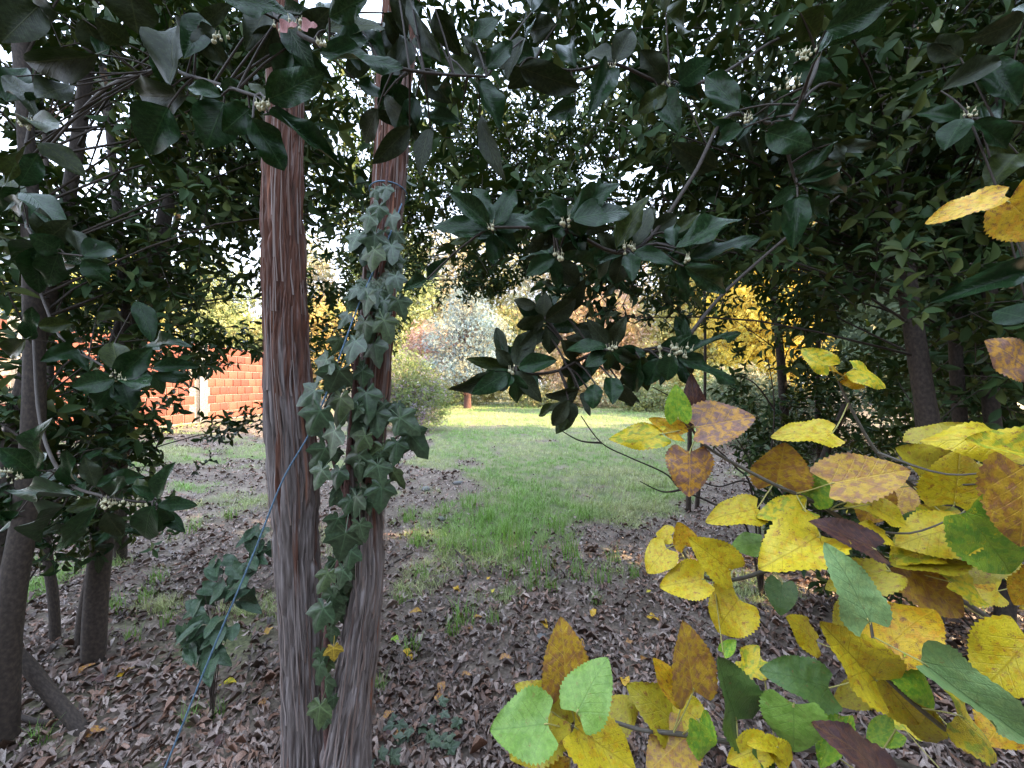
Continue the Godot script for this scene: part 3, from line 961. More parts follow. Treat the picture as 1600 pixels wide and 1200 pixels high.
	var spots := ["behind the shaggy trunks at the garden's end", "behind the dusty pink tree", "behind the blue grey cedar's tip", "between cedar and ochre tree at the garden's end", "towering behind the ochre tree", "right behind the bright yellow tree", "beside the tall poplar", "behind the laurels of the right hedge", "far behind the laurel boughs at the right", "beyond the brick wall's far end", "beyond the middle of the brick wall", "beside the golden leaved tree"]
	for k in row.size():
		var e = row[k]
		far_tree("distant_tree", "tall hazy " + words[e[3]] + " tree " + spots[k], b.call(e[0], e[1]), e[2], 0.22,
			[[Vector3(0, e[2] * 0.62, 0), Vector3(e[1] * 0.105, e[2] * 0.38, 2.0), 200], [Vector3(0, e[2] * 0.25, 0.6), Vector3(e[1] * 0.1, e[2] * 0.24, 2.0), 110]], pals[e[3]], L.spray, 0.4, 140 + k, "trees at the garden's end")
	var low := [[590, 22, 2.4, 1], [700, 27, 2.2, 0], [760, 28, 2.6, 2], [900, 25, 2.4, 3], [960, 24, 2.0, 1], [1080, 22, 2.4, 2], [1130, 17, 2.0, 0], [1160, 13, 1.8, 1]]
	var lows := ["behind the mauve flowering shrub", "at the blue grey cedar's foot", "right of the cedar's reddish trunk", "under the ochre tree", "under the ochre tree's outer boughs", "under the bright yellow tree", "left of the bright yellow tree", "beside the silvery green shrub"]
	for k in low.size():
		var e = low[k]
		far_tree("hedge_shrub", "low " + words[e[3]] + " shrub " + lows[k], b.call(e[0], e[1]), e[2], 0.02,
			[[Vector3(0, e[2] * 0.5, 0), Vector3(e[1] * 0.085, e[2] * 0.55, 0.9), 120]], pals[e[3]], L.spray, 0.17, 160 + k, "shrubs round the lawn", "shrub")
	# the big evergreens outside the picture that keep the near garden in shade
	for e in [[Vector3(5.8, 0, 0.9), 9.0, "beside the mulberry bush, outside the hedge", 117], [Vector3(7.6, 0, -4.6), 8.5, "right of the hedge, behind the reddish laurel stem", 118], [Vector3(9.8, 0, -8.2), 8.0, "at the right of the lawn behind the silvery shrub", 119]]:
		far_tree("evergreen_tree", "dense dark evergreen " + e[2], e[0], e[1], 0.22,
			[[Vector3(0, 4.4, 0), Vector3(2.3, 4.1, 2.7), 380]], [Color(0.05, 0.08, 0.03), Color(0.07, 0.1, 0.04)], L.spray, 0.36, e[3], "evergreens beside the garden")

func build_added_shade_hedge() -> void:
	# unseen hedge added behind the camera to block low sky and deepen shade
	var k := 0
	for x in [-6.4, -3.4, -0.4, 2.6]:
		far_tree("evergreen_tree", "dense evergreen of the added unseen hedge that blocks low sky, " + ["at its far left end", "opposite the laurel stems", "opposite the shaggy trunks", "opposite the mulberry bush"][k], Vector3(x, 0, 4.9 + 0.3 * (k % 2)), 5.0, 0.15,
			[[Vector3(0, 2.4, 0), Vector3(1.9, 2.5, 1.3), 250]], [Color(0.05, 0.08, 0.03), Color(0.07, 0.1, 0.04)], L.spray, 0.36, 180 + k, "evergreens beside the garden")
		k += 1

func build_cedar() -> void:
	rng.seed = 41
	var base := Vector3(-0.66, 0.0, -1.44)
	var t := thing("shaggy_tree", base, "twin trunked tree with shredding reddish brown bark, ivy on one trunk", "tree")
	var P1 := []; var R1 := []
	for e in [[483, 1300, 1.44, 40], [478, 1215, 1.44, 33], [474, 1100, 1.45, 30], [470, 1000, 1.45, 30], [464, 880, 1.46, 31], [458, 750, 1.46, 34], [448, 600, 1.47, 33], [444, 450, 1.48, 30], [442, 300, 1.49, 27], [446, 150, 1.5, 25], [440, 0, 1.52, 24], [430, -250, 1.56, 22], [420, -800, 1.7, 18]]:
		P1.append(at(e[0], e[1], e[2]) - base); R1.append(e[3] * e[2] / F)
	part("trunk", bark_trunk(P1, R1, 200, 500, 3.0), M.bark, t).set_meta("label", "straight bare trunk with deep stringy furrows")
	part("bark_strips", bark_strips(P1, R1, 240, base), M.bark, t).set_meta("kind", "stuff")
	var P2 := []; var R2 := []
	for e in [[530, 1300, 1.40, 50], [538, 1200, 1.40, 38], [550, 1100, 1.41, 31], [563, 1000, 1.42, 28], [573, 900, 1.42, 26], [572, 800, 1.43, 27], [573, 700, 1.43, 27], [582, 600, 1.44, 26], [590, 500, 1.45, 25], [598, 400, 1.46, 25], [607, 300, 1.47, 25], [613, 200, 1.48, 26], [617, 100, 1.5, 27], [627, 0, 1.52, 27], [640, -250, 1.56, 23], [660, -800, 1.7, 18]]:
		P2.append(at(e[0], e[1], e[2]) - base); R2.append(e[3] * e[2] / F)
	part("trunk", bark_trunk(P2, R2, 200, 500, 40.0), M.bark, t).set_meta("label", "twisting trunk wrapped in ivy leaves")
	part("bark_strips", bark_strips(P2, R2, 240, base), M.bark, t).set_meta("kind", "stuff")
	# its crown, above the picture
	var where := []
	var cols := PackedColorArray()
	for k in 1500:
		var v := rvec() * pow(rng.randf(), 0.4)
		var p := Vector3(-0.1, 6.4, 0) + v * Vector3(1.5, 1.9, 1.3)
		where.append(Transform3D(leaf_basis((v + rvec() * 0.5).normalized(), rvec(), 0.3, 0.22), p))
		cols.append(Color(0.06, 0.085, 0.04) * rr(0.7, 1.3))
	multi("crown", L.needle, M.far_leaf, where, cols, t)

	# ivy
	rng.seed = 43
	var iv := thing("ivy_vine", base + Vector3(0.12, 0, 0.1), "green ivy climbing the twisting trunk from its foot", "vine")
	var o := iv.position
	var b := Buf.new()
	for path in [[[515, 1190], [508, 1080], [515, 960], [530, 880], [545, 840], [541, 780], [546, 700], [553, 620], [560, 540], [585, 440], [600, 340], [606, 250]], [[545, 840], [570, 760], [585, 690], [560, 600], [540, 540]], [[541, 780], [520, 720], [505, 650], [530, 590]], [[585, 690], [610, 690], [635, 670]]]:
		var pts := []
		for e in path: pts.append(at(e[0], e[1], 1.365) - o)
		tube(b, spline(pts, 40), 0.013 if path.size() > 6 else 0.005, 0.004, 8, Color.WHITE, 0.5)
	part("stem", done(b), M.red_bark, iv)
	# leaves: x, y, size px, heading (degrees from straight down)
	var hand := [[570, 515, 48, 0], [555, 545, 50, 12], [585, 548, 42, -10], [600, 480, 40, 0], [603, 448, 40, -15], [585, 400, 40, 10], [586, 378, 42, 5], [612, 392, 36, -12], [560, 375, 36, 20], [530, 590, 44, 25], [510, 572, 40, 30], [532, 635, 56, 8], [492, 622, 48, 50], [500, 655, 52, 25], [522, 685, 46, 12], [572, 625, 46, -10], [588, 655, 44, -12], [598, 712, 52, -5], [561, 722, 46, 4], [508, 712, 46, 25], [503, 745, 46, 18], [530, 745, 40, 5], [590, 738, 44, -14], [615, 748, 40, -30], [596, 772, 44, -4], [556, 786, 42, 8], [572, 790, 34, -12], [640, 690, 48, -42], [625, 665, 50, -55], [570, 690, 38, 30], [540, 845, 46, 10], [528, 820, 40, 25], [562, 828, 36, -14], [548, 870, 38, 4], [536, 900, 36, 12], [512, 905, 40, 20], [520, 940, 38, 5], [505, 960, 40, 15], [515, 990, 36, -8], [500, 1048, 36, 12], [508, 1070, 34, -8], [500, 1115, 48, 0], [560, 660, 40, 30], [620, 700, 34, 0], [575, 470, 34, 14], [618, 440, 36, -20], [622, 478, 38, -18], [600, 510, 40, -22], [592, 330, 32, 12], [612, 345, 34, -6], [578, 345, 30, 20], [604, 300, 30, 0]]
	for k in 56:
		var yy := rr(300, 800)
		var c := lerpf(604, 560, clampf((yy - 330) / 250.0, 0, 1))
		var wd := 26.0 + 42.0 * exp(-pow((yy - 660) / 110.0, 2.0))
		hand.append([c + rr(-wd, wd), yy, rr(24, 42), rr(-35, 35)])
	for k in 26:
		var yy2 := rr(830, 1130)
		hand.append([lerpf(540, 502, (yy2 - 830) / 300.0) + rr(-16, 16), yy2, rr(20, 34), rr(-30, 30)])
	for k in hand.size():
		var e = hand[k]
		var d := 1.33 + rr(-0.055, 0.03) if k < 52 else 1.36 + rr(-0.04, 0.04)
		var a := deg_to_rad(e[3])
		var ln: float = e[2] * (rr(0.95, 1.35) if k < 52 else rr(0.7, 1.2)) * d / F
		var dir := Vector3(-sin(a), -cos(a), rr(-0.05, 0.35)).normalized()
		var nr := Vector3(rr(-0.6, 0.6), rr(-0.1, 0.9), 1.0)
		var p := at(e[0], e[1] - e[2] * 0.25, d) - o
		var kind: int = [0, 0, 1, 0, 1, 2][k % 6]
		part("leaf", L["ivy%d" % (k % 4)], M["ivy_%d" % kind], iv, Transform3D(leaf_basis(dir, nr, ln, ln), p))
	var yl := part("leaf", L.ivy1, M.ivy_3, iv, Transform3D(leaf_basis(Vector3(0.15, -1, 0.2), Vector3(0.1, 0.4, 1), 0.062, 0.07), at(521, 1012, 1.30) - o))
	yl.set_meta("label", "single bright yellow ivy leaf low between the trunks")

	# the blue cord
	var cord := Buf.new()
	var cp := []
	for e in [[222, 1290, 1.24], [258, 1200, 1.255], [330, 1022, 1.275], [395, 868, 1.29], [441, 752, 1.30], [482, 680, 1.305], [508, 620, 1.31], [560, 478, 1.335], [606, 374, 1.37], [628, 318, 1.40]]:
		cp.append(at(e[0], e[1], e[2]))
	var org: Vector3 = cp[0]
	for k in cp.size(): cp[k] -= org
	var path2 := spline(cp, 260)
	# three strands laid round each other
	for s in 3:
		var q := []
		for k in path2.size():
			var ph := k * 0.9 + TAU * s / 3.0
			q.append(path2[k] + Vector3(cos(ph), 0.3 * sin(ph), sin(ph)) * 0.0013)
		tube(cord, q, 0.0019, 0.0017, 6)
	var loop := []
	for k in 25:
		var a := TAU * k / 24.0
		loop.append(at(607, 304, 1.47) + Vector3(cos(a) * 0.069, 0.01 * sin(a) + 0.006, sin(a) * 0.069) - org)
	tube(cord, loop, 0.0026, 0.0026, 6)
	var r := part("blue_rope", done(cord), M.rope, self)
	r.position = org
	tag(r, "thin blue rope stretched slanting from the ground to the ivy clad trunk", "rope")

func build_laurels() -> void:
	var t: Node3D
	# --- left
	t = laurel("laurel_tree", "bay laurel with thick dark stems beside the fallen pole", Vector3(-2.15, 0, -1.62),
		[[[at(5, 1200, 1.62), at(10, 1000, 1.62), at(40, 800, 1.66), at(55, 620, 1.7), at(52, 420, 1.75), at(40, 200, 1.8), at(20, -100, 1.9)], 0.05, 0.024],
		[[at(-30, 1190, 1.7), at(-5, 950, 1.75), at(20, 700, 1.85), at(90, 400, 2.0), at(130, 150, 2.1), at(150, -100, 2.2)], 0.05, 0.02]],
		[[Vector3(-2.1, 3.1, -1.9), Vector3(1.0, 1.25, 0.75), 330], [Vector3(-2.4, 1.9, -2.1), Vector3(0.7, 0.8, 0.6), 210], [Vector3(-1.1, 3.0, -1.95), Vector3(0.95, 0.75, 0.4), 210], [Vector3(-2.35, 1.05, -1.95), Vector3(0.5, 0.55, 0.4), 90], [Vector3(-3.2, 3.1, -2.4), Vector3(0.5, 1.3, 0.4), 200], [Vector3(-2.35, 2.6, -1.75), Vector3(0.35, 0.9, 0.25), 90]], 150, 201)
	near_branch(t, [at(52, 500, 1.7), at(60, 640, 1.25), at(95, 740, 0.95), at(160, 775, 0.82), at(240, 785, 0.76)], [
		[120, 772, 22, 776, 26, 0.86, 0], [100, 790, 28, 838, 28, 0.88, 0], [150, 792, 98, 852, 30, 0.8, 1], [60, 735, 64, 655, 46, 0.9, 1], [107, 760, 112, 700, 30, 0.88, 0], [150, 760, 228, 738, 30, 0.8, 0], [238, 790, 210, 856, 46, 0.74, 0], [246, 780, 264, 724, 30, 0.74, 1], [246, 790, 314, 782, 27, 0.74, 1], [245, 795, 258, 832, 30, 0.76, 0], [170, 775, 205, 740, 26, 0.8, 0], [225, 788, 215, 745, 22, 0.78, 2], [60, 745, 5, 700, 40, 0.95, 0], [30, 800, -10, 830, 30, 0.95, 0], [150, 760, 130, 715, 24, 0.85, 3], [165, 800, 190, 840, 28, 0.84, 3]],
		[[195, 785, 0.77, 26, 38], [15, 745, 0.88, 16, 22]], 6, 301)
	near_branch(t, [at(50, 420, 1.75), at(90, 520, 1.4), at(150, 565, 1.15), at(185, 580, 1.0)], [
		[185, 590, 232, 545, 40, 1.0, 0], [185, 580, 175, 530, 38, 1.0, 2], [190, 585, 240, 610, 40, 1.02, 1], [180, 592, 112, 604, 36, 1.0, 1], [175, 600, 150, 640, 30, 1.02, 0], [190, 595, 205, 640, 36, 1.05, 0], [120, 545, 70, 560, 28, 1.2, 0], [238, 575, 308, 570, 26, 1.05, 0], [240, 585, 298, 592, 24, 1.08, 0], [230, 540, 290, 535, 26, 1.08, 0], [40, 530, 5, 560, 30, 1.2, 2], [60, 510, 112, 505, 26, 1.2, 2], [150, 500, 205, 495, 30, 1.2, 2], [215, 470, 240, 520, 30, 1.15, 0]],
		[[185, 588, 0.98, 9, 12]], 6, 302)
	near_branch(t, [at(60, 250, 1.75), at(150, 150, 1.3), at(240, 110, 0.9), at(300, 120, 0.72), at(400, 150, 0.58)], [
		[269, 135, 270, 15, 56, 0.7, 3], [200, -22, 216, 52, 66, 0.72, 3], [152, 85, 28, 106, 46, 0.8, 3], [60, 10, 5, 60, 50, 0.85, 3], [292, 150, 195, 150, 56, 0.72, 3], [262, 168, 224, 236, 66, 0.7, 0], [45, 187, 104, 214, 42, 0.8, 2], [62, 222, 130, 262, 42, 0.82, 2], [38, 225, 12, 302, 18, 0.85, 2], [346, 150, 290, 132, 30, 0.62, 1], [350, 160, 325, 218, 62, 0.64, 0], [356, 120, 372, 155, 34, 0.62, 1], [395, 185, 440, 268, 62, 0.54, 0], [415, 155, 509, 118, 54, 0.52, 1], [418, 176, 529, 238, 27, 0.53, 0], [390, 170, 350, 205, 44, 0.6, 0], [130, 30, 165, 90, 44, 0.85, 3], [200, 70, 150, 30, 40, 0.8, 3], [440, 20, 470, 90, 40, 0.62, 0], [430, 40, 400, 110, 42, 0.64, 3], [455, 70, 430, 140, 40, 0.62, 0], [420, 10, 385, 70, 40, 0.66, 3], [470, 60, 505, 20, 36, 0.66, 3], [310, 40, 350, 100, 44, 0.7, 3], [320, 30, 290, 80, 40, 0.72, 0], [110, 130, 60, 160, 40, 0.85, 3], [20, 120, 60, 180, 40, 0.85, 3], [10, 160, 40, 100, 36, 0.9, 0], [90, 20, 40, -10, 44, 0.85, 3]],
		[[410, 165, 0.53, 12, 10], [345, 60, 0.6, 6, 12], [40, 195, 0.8, 9, 12]], 8, 303)
	near_branch(t, [at(60, -60, 1.85), at(220, -60, 1.2), at(400, 10, 0.75), at(490, 65, 0.6), at(640, 110, 0.66), at(760, 120, 0.7)], [
		[340, -8, 452, 14, 60, 0.56, 1], [515, 27, 572, -6, 42, 0.58, 1], [508, 48, 606, 14, 36, 0.6, 2], [498, 75, 631, 122, 54, 0.56, 0], [515, 65, 592, 60, 34, 0.6, 0], [622, -12, 632, 52, 30, 0.72, 3], [640, -10, 676, 90, 40, 0.7, 3], [680, 14, 716, 86, 38, 0.7, 3], [650, 55, 672, 93, 26, 0.68, 1], [640, 198, 584, 256, 33, 0.74, 3], [672, 200, 648, 250, 32, 0.74, 3], [745, 125, 786, 186, 44, 0.7, 0], [750, 182, 766, 264, 30, 0.74, 3], [700, 120, 680, 150, 30, 0.72, 0], [760, 105, 800, 70, 34, 0.7, 0], [740, 60, 775, 20, 30, 0.74, 1], [430, 90, 520, 115, 40, 0.66, 0], [560, 40, 600, 90, 34, 0.66, 0], [720, 190, 660, 180, 24, 0.75, 0], [600, 150, 640, 215, 34, 0.8, 3], [630, 120, 585, 175, 34, 0.82, 0], [610, 40, 575, 100, 36, 0.8, 3], [655, 110, 700, 160, 34, 0.8, 3], [560, 130, 610, 160, 36, 0.8, 0], [820, 60, 790, 110, 34, 0.8, 3], [830, 20, 880, 0, 36, 0.8, 0], [700, 90, 740, 110, 34, 0.8, 2], [660, 10, 610, 30, 34, 0.8, 0], [575, 80, 540, 120, 34, 0.82, 3], [640, 60, 600, 120, 40, 0.76, 3], [620, 130, 650, 190, 38, 0.78, 0], [600, 20, 640, 80, 40, 0.76, 3], [590, 170, 560, 225, 34, 0.8, 3], [650, 150, 620, 230, 34, 0.8, 0], [560, 20, 530, 70, 40, 0.74, 3], [540, 60, 570, 110, 36, 0.74, 0]],
		[[450, 40, 0.57, 10, 30], [500, 70, 0.55, 5, 8]], 8, 304)
	near_branch(t, [at(45, 200, 1.8), at(30, 300, 1.4), at(60, 380, 1.15), at(130, 400, 1.05)], [
		[40, 300, 90, 330, 40, 1.2, 0], [35, 310, 0, 350, 40, 1.2, 0], [60, 375, 20, 420, 38, 1.12, 0], [65, 380, 110, 350, 36, 1.1, 3], [90, 390, 80, 445, 38, 1.08, 0], [130, 400, 180, 380, 38, 1.05, 0], [130, 405, 170, 440, 36, 1.05, 0], [125, 400, 120, 350, 34, 1.06, 3], [100, 395, 50, 370, 36, 1.1, 0], [30, 290, 60, 240, 36, 1.3, 0], [60, 385, 55, 460, 38, 1.14, 0], [20, 330, 10, 260, 36, 1.3, 2]], [], 12, 310)
	for e in [[436, 48, 462, 34, 24], [470, 44, 494, 36, 26]]:
		var p := at(e[0], e[1], 0.55)
		var q := at(e[2], e[3], 0.55)
		part("leaf", L.litter3, M.pink, t, Transform3D(leaf_basis(q - p, Vector3(0.1, 0.3, 1), (q - p).length(), e[4] * 0.55 / F), p - t.position)).set_meta("label", "small pink withered leaf among the buds")
	t = laurel("laurel_tree", "bay laurel with paired grey stems rising from the litter", Vector3(-2.32, 0, -2.1),
		[[[at(138, 1205, 2.1), at(150, 960, 2.1), at(165, 800, 2.15), at(172, 660, 2.2), at(190, 520, 2.3), at(235, 430, 2.4), at(262, 320, 2.5), at(290, 190, 2.6), at(330, 0, 2.8)], 0.055, 0.03],
		[[at(120, 1205, 2.2), at(135, 960, 2.2), at(182, 760, 2.2), at(200, 620, 2.25), at(190, 400, 2.3), at(160, 100, 2.5)], 0.04, 0.018],
		[[at(90, 1180, 2.2), at(85, 960, 2.25), at(70, 800, 2.3), at(80, 500, 2.4), at(70, 200, 2.5)], 0.03, 0.012]],
		[[Vector3(-2.7, 3.4, -2.9), Vector3(1.3, 1.1, 0.7), 300], [Vector3(-3.2, 2.3, -2.9), Vector3(0.7, 0.7, 0.6), 120], [Vector3(-2.2, 2.55, -2.8), Vector3(0.55, 0.4, 0.5), 45], [Vector3(-2.6, 0.75, -2.6), Vector3(0.5, 0.45, 0.4), 60]], 150, 202, 1.5)
	t = laurel("laurel_tree", "slender bay laurel in front of the brick wall", Vector3(-3.35, 0, -3.3),
		[[[Vector3(-3.35, -0.05, -3.3), Vector3(-3.3, 1.2, -3.3), Vector3(-3.1, 2.4, -3.4), Vector3(-2.7, 4.2, -3.5)], 0.045, 0.015]],
		[[Vector3(-2.4, 3.9, -3.6), Vector3(1.3, 1.1, 0.8), 260], [Vector3(-1.75, 2.5, -3.4), Vector3(0.6, 0.7, 0.5), 130], [Vector3(-2.4, 1.85, -3.3), Vector3(0.4, 0.2, 0.3), 22], [Vector3(-2.0, 1.18, -3.2), Vector3(0.65, 0.16, 0.4), 26], [Vector3(-3.1, 0.6, -3.2), Vector3(0.75, 0.45, 0.4), 90], [Vector3(-3.3, 1.6, -3.3), Vector3(0.6, 0.7, 0.4), 80]], 100, 203, 1.5)
	# --- behind the trunks
	t = laurel("laurel_tree", "bay laurel filling the gap behind the shaggy trunks", Vector3(-1.9, 0, -4.6),
		[[[Vector3(-1.9, -0.05, -4.6), Vector3(-1.85, 1.5, -4.6), Vector3(-1.8, 3.0, -4.7), Vector3(-1.6, 5.2, -4.8)], 0.04, 0.015]],
		[[Vector3(-1.9, 4.1, -4.7), Vector3(1.5, 1.6, 0.9), 420], [Vector3(-1.95, 2.2, -4.6), Vector3(0.7, 0.9, 0.6), 190], [Vector3(-1.0, 3.2, -4.6), Vector3(0.7, 0.9, 0.6), 130]], 60, 204)
	t = laurel("laurel_tree", "bay laurel arching over the lawn's near end", Vector3(-1.85, 0, -5.4),
		[[[Vector3(-1.85, -0.05, -5.4), Vector3(-1.9, 1.5, -5.4), Vector3(-1.7, 3.0, -5.4), Vector3(-0.6, 5.6, -5.2)], 0.035, 0.015]],
		[[Vector3(-0.6, 4.6, -5.0), Vector3(1.6, 1.5, 0.9), 420], [Vector3(-0.6, 3.1, -4.9), Vector3(0.75, 0.5, 0.5), 110], [Vector3(0.4, 5.0, -5.0), Vector3(1.3, 1.0, 0.8), 190], [Vector3(0.05, 4.0, -4.9), Vector3(1.2, 0.9, 0.6), 260], [Vector3(-0.3, 2.72, -4.2), Vector3(0.6, 0.32, 0.4), 60], [Vector3(0.35, 3.1, -3.9), Vector3(0.8, 0.4, 0.4), 110]], 60, 205)
	# --- right
	t = laurel("laurel_tree", "bay laurel whose long leafy boughs hang over the lawn view", Vector3(2.05, 0, -1.95),
		[[[Vector3(2.05, -0.05, -1.95), at(1470, 800, 1.95), at(1440, 600, 1.95), at(1400, 330, 2.0), at(1390, 200, 2.05), at(1350, -100, 2.1)], 0.05, 0.028],
		[[Vector3(2.2, -0.05, -2.1), at(1500, 800, 2.1), at(1490, 500, 2.1), at(1500, 200, 2.1), at(1520, -100, 2.2)], 0.035, 0.018]],
		[[Vector3(1.7, 3.2, -2.0), Vector3(1.0, 1.1, 0.75), 330], [Vector3(2.25, 2.1, -2.2), Vector3(0.7, 0.8, 0.6), 200], [Vector3(0.5, 2.95, -1.75), Vector3(1.15, 0.62, 0.55), 250], [Vector3(1.25, 2.55, -1.9), Vector3(0.6, 0.5, 0.5), 110], [Vector3(1.8, 1.8, -1.8), Vector3(0.5, 0.5, 0.3), 80], [Vector3(0.2, 3.6, -2.1), Vector3(1.4, 0.5, 0.5), 150], [Vector3(0.5, 2.0, -1.65), Vector3(0.5, 0.24, 0.22), 30], [Vector3(0.0, 2.25, -1.75), Vector3(0.42, 0.22, 0.22), 28], [Vector3(0.95, 2.2, -1.8), Vector3(0.4, 0.3, 0.25), 34]], 150, 206, 1.7)
	near_branch(t, [at(1390, 180, 2.05), at(1300, 130, 1.4), at(1220, 190, 1.0), at(1140, 180, 0.85), at(1080, 280, 0.75), at(990, 392, 0.64), at(880, 360, 0.6), at(765, 355, 0.6)], [
		[762, 358, 672, 338, 34, 0.6, 0], [764, 352, 705, 298, 36, 0.6, 1], [768, 350, 742, 288, 32, 0.6, 1], [770, 352, 806, 300, 44, 0.6, 0], [770, 365, 770, 415, 30, 0.62, 0], [668, 436, 628, 450, 22, 0.7, 1], [775, 360, 830, 330, 36, 0.62, 0],
		[882, 350, 803, 346, 32, 0.58, 0], [880, 345, 840, 318, 38, 0.58, 1], [895, 344, 988, 312, 54, 0.55, 0], [890, 342, 968, 280, 40, 0.57, 0], [885, 352, 922, 374, 30, 0.56, 0], [884, 342, 870, 302, 24, 0.58, 0], [878, 355, 866, 370, 26, 0.57, 0],
		[868, 402, 820, 428, 34, 0.6, 0], [874, 402, 942, 414, 30, 0.58, 1], [866, 405, 872, 452, 24, 0.62, 1], [870, 410, 905, 445, 36, 0.64, 3], [865, 380, 830, 375, 26, 0.62, 3],
		[963, 388, 1012, 300, 40, 0.62, 2], [990, 386, 1020, 312, 32, 0.64, 3], [990, 392, 1050, 402, 27, 0.6, 0], [985, 395, 988, 434, 30, 0.6, 0], [960, 396, 938, 362, 26, 0.64, 3], [975, 400, 960, 445, 34, 0.66, 3],
		[1056, 388, 1158, 334, 46, 0.6, 1], [1078, 402, 1184, 380, 40, 0.6, 0], [1068, 416, 1144, 456, 40, 0.58, 1], [1054, 385, 1050, 345, 26, 0.62, 0], [1050, 368, 1096, 328, 22, 0.64, 2], [1060, 410, 1120, 410, 24, 0.64, 0], [1020, 360, 1060, 335, 30, 0.68, 3]],
		[[884, 348, 0.56, 8, 8], [870, 402, 0.58, 9, 10], [985, 390, 0.6, 7, 12], [1074, 406, 0.58, 5, 6], [765, 356, 0.59, 4, 6]], 56, 305)
	near_branch(t, [at(1390, 250, 2.0), at(1280, 330, 1.45), at(1150, 440, 1.1), at(1080, 520, 0.85), at(1055, 550, 0.72), at(950, 545, 0.66), at(870, 580, 0.64), at(800, 585, 0.62)], [
		[852, 500, 804, 506, 32, 0.66, 3], [850, 495, 848, 458, 30, 0.67, 3], [852, 500, 902, 468, 36, 0.66, 3], [856, 510, 862, 552, 32, 0.66, 3], [850, 515, 812, 545, 24, 0.67, 3], [840, 480, 800, 470, 20, 0.7, 3], [880, 490, 915, 440, 28, 0.68, 3],
		[798, 582, 700, 612, 30, 0.6, 3], [798, 580, 745, 612, 34, 0.6, 0], [800, 585, 780, 610, 30, 0.6, 0], [802, 585, 812, 632, 34, 0.6, 0], [806, 580, 848, 625, 28, 0.62, 3], [800, 575, 775, 545, 24, 0.64, 3], [805, 572, 832, 512, 38, 0.63, 3], [810, 575, 870, 560, 32, 0.62, 0], [790, 570, 775, 505, 22, 0.66, 3],
		[950, 542, 892, 533, 32, 0.62, 1], [952, 542, 978, 496, 26, 0.63, 3], [950, 548, 954, 586, 22, 0.6, 1], [945, 550, 922, 566, 28, 0.62, 1], [955, 550, 1006, 572, 34, 0.62, 0], [940, 520, 892, 512, 28, 0.66, 3], [900, 560, 885, 600, 36, 0.64, 3], [905, 555, 880, 535, 30, 0.65, 3],
		[1055, 548, 1152, 530, 28, 0.62, 1], [1050, 552, 1040, 596, 34, 0.6, 0], [1030, 560, 1010, 602, 34, 0.62, 0], [1060, 555, 1142, 604, 36, 0.62, 0], [1070, 545, 1076, 496, 16, 0.66, 1], [1010, 556, 960, 545, 24, 0.64, 0], [1000, 560, 980, 620, 40, 0.62, 0],
		[905, 608, 850, 622, 24, 0.62, 3], [888, 625, 862, 668, 26, 0.62, 3], [893, 628, 890, 658, 26, 0.63, 3], [920, 610, 916, 645, 20, 0.63, 3], [930, 600, 925, 638, 32, 0.6, 0], [955, 590, 960, 625, 32, 0.6, 0], [970, 600, 985, 640, 34, 0.62, 3], [900, 605, 920, 570, 30, 0.64, 0]],
		[[1055, 550, 0.61, 22, 26], [955, 545, 0.61, 5, 8], [800, 582, 0.6, 4, 6]], 46, 306)
	near_branch(t, [at(1390, 150, 2.05), at(1330, 60, 1.4), at(1290, 70, 0.9), at(1270, 120, 0.72), at(1230, 210, 0.7), at(1245, 290, 0.72)], [
		[1290, 47, 1396, -2, 46, 0.62, 1], [1280, 82, 1390, 30, 50, 0.62, 1], [1205, 192, 1252, 158, 32, 0.72, 1], [1196, 205, 1268, 230, 46, 0.7, 1], [1302, 224, 1220, 272, 42, 0.68, 1], [1245, 286, 1327, 252, 24, 0.7, 0], [1250, 290, 1340, 296, 36, 0.7, 0], [1246, 308, 1240, 380, 40, 0.68, 0], [1262, 300, 1294, 338, 42, 0.7, 0], [1205, 195, 1282, 176, 30, 0.74, 0], [1250, 20, 1285, 60, 44, 0.74, 2], [1240, 100, 1300, 120, 40, 0.8, 0], [1155, 172, 1100, 112, 42, 0.76, 0], [1162, 200, 1115, 222, 32, 0.76, 0], [1180, 180, 1215, 150, 36, 0.78, 3], [1190, 190, 1190, 240, 40, 0.78, 0]],
		[[1265, 85, 0.66, 16, 24], [1170, 185, 0.75, 8, 10], [1230, 130, 0.7, 10, 20]], 12, 307)
	near_branch(t, [at(1380, 60, 2.05), at(1250, 50, 1.5), at(1120, 120, 1.05), at(1040, 130, 0.9), at(960, 100, 0.86), at(890, 110, 0.84), at(830, 90, 0.84)], [
		[1120, 262, 1050, 228, 40, 0.9, 3], [1050, 142, 996, 172, 38, 0.86, 2], [870, 38, 820, 50, 36, 0.86, 3], [812, 105, 906, 140, 44, 0.82, 3], [900, 165, 860, 180, 30, 0.85, 1], [1040, 20, 1080, 45, 44, 0.88, 2], [1040, 125, 1000, 80, 36, 0.88, 3], [960, 100, 990, 40, 38, 0.86, 3], [955, 105, 930, 160, 40, 0.86, 0], [900, 105, 880, 50, 36, 0.85, 0], [960, 95, 910, 60, 34, 0.87, 3], [1060, 130, 1110, 90, 38, 0.9, 0], [1030, 140, 1060, 200, 38, 0.88, 0], [835, 90, 790, 70, 34, 0.84, 0], [840, 95, 800, 140, 36, 0.84, 3], [985, 110, 1020, 160, 36, 0.87, 0]],
		[[955, 100, 0.85, 6, 10], [1040, 130, 0.88, 6, 10]], 8, 309)
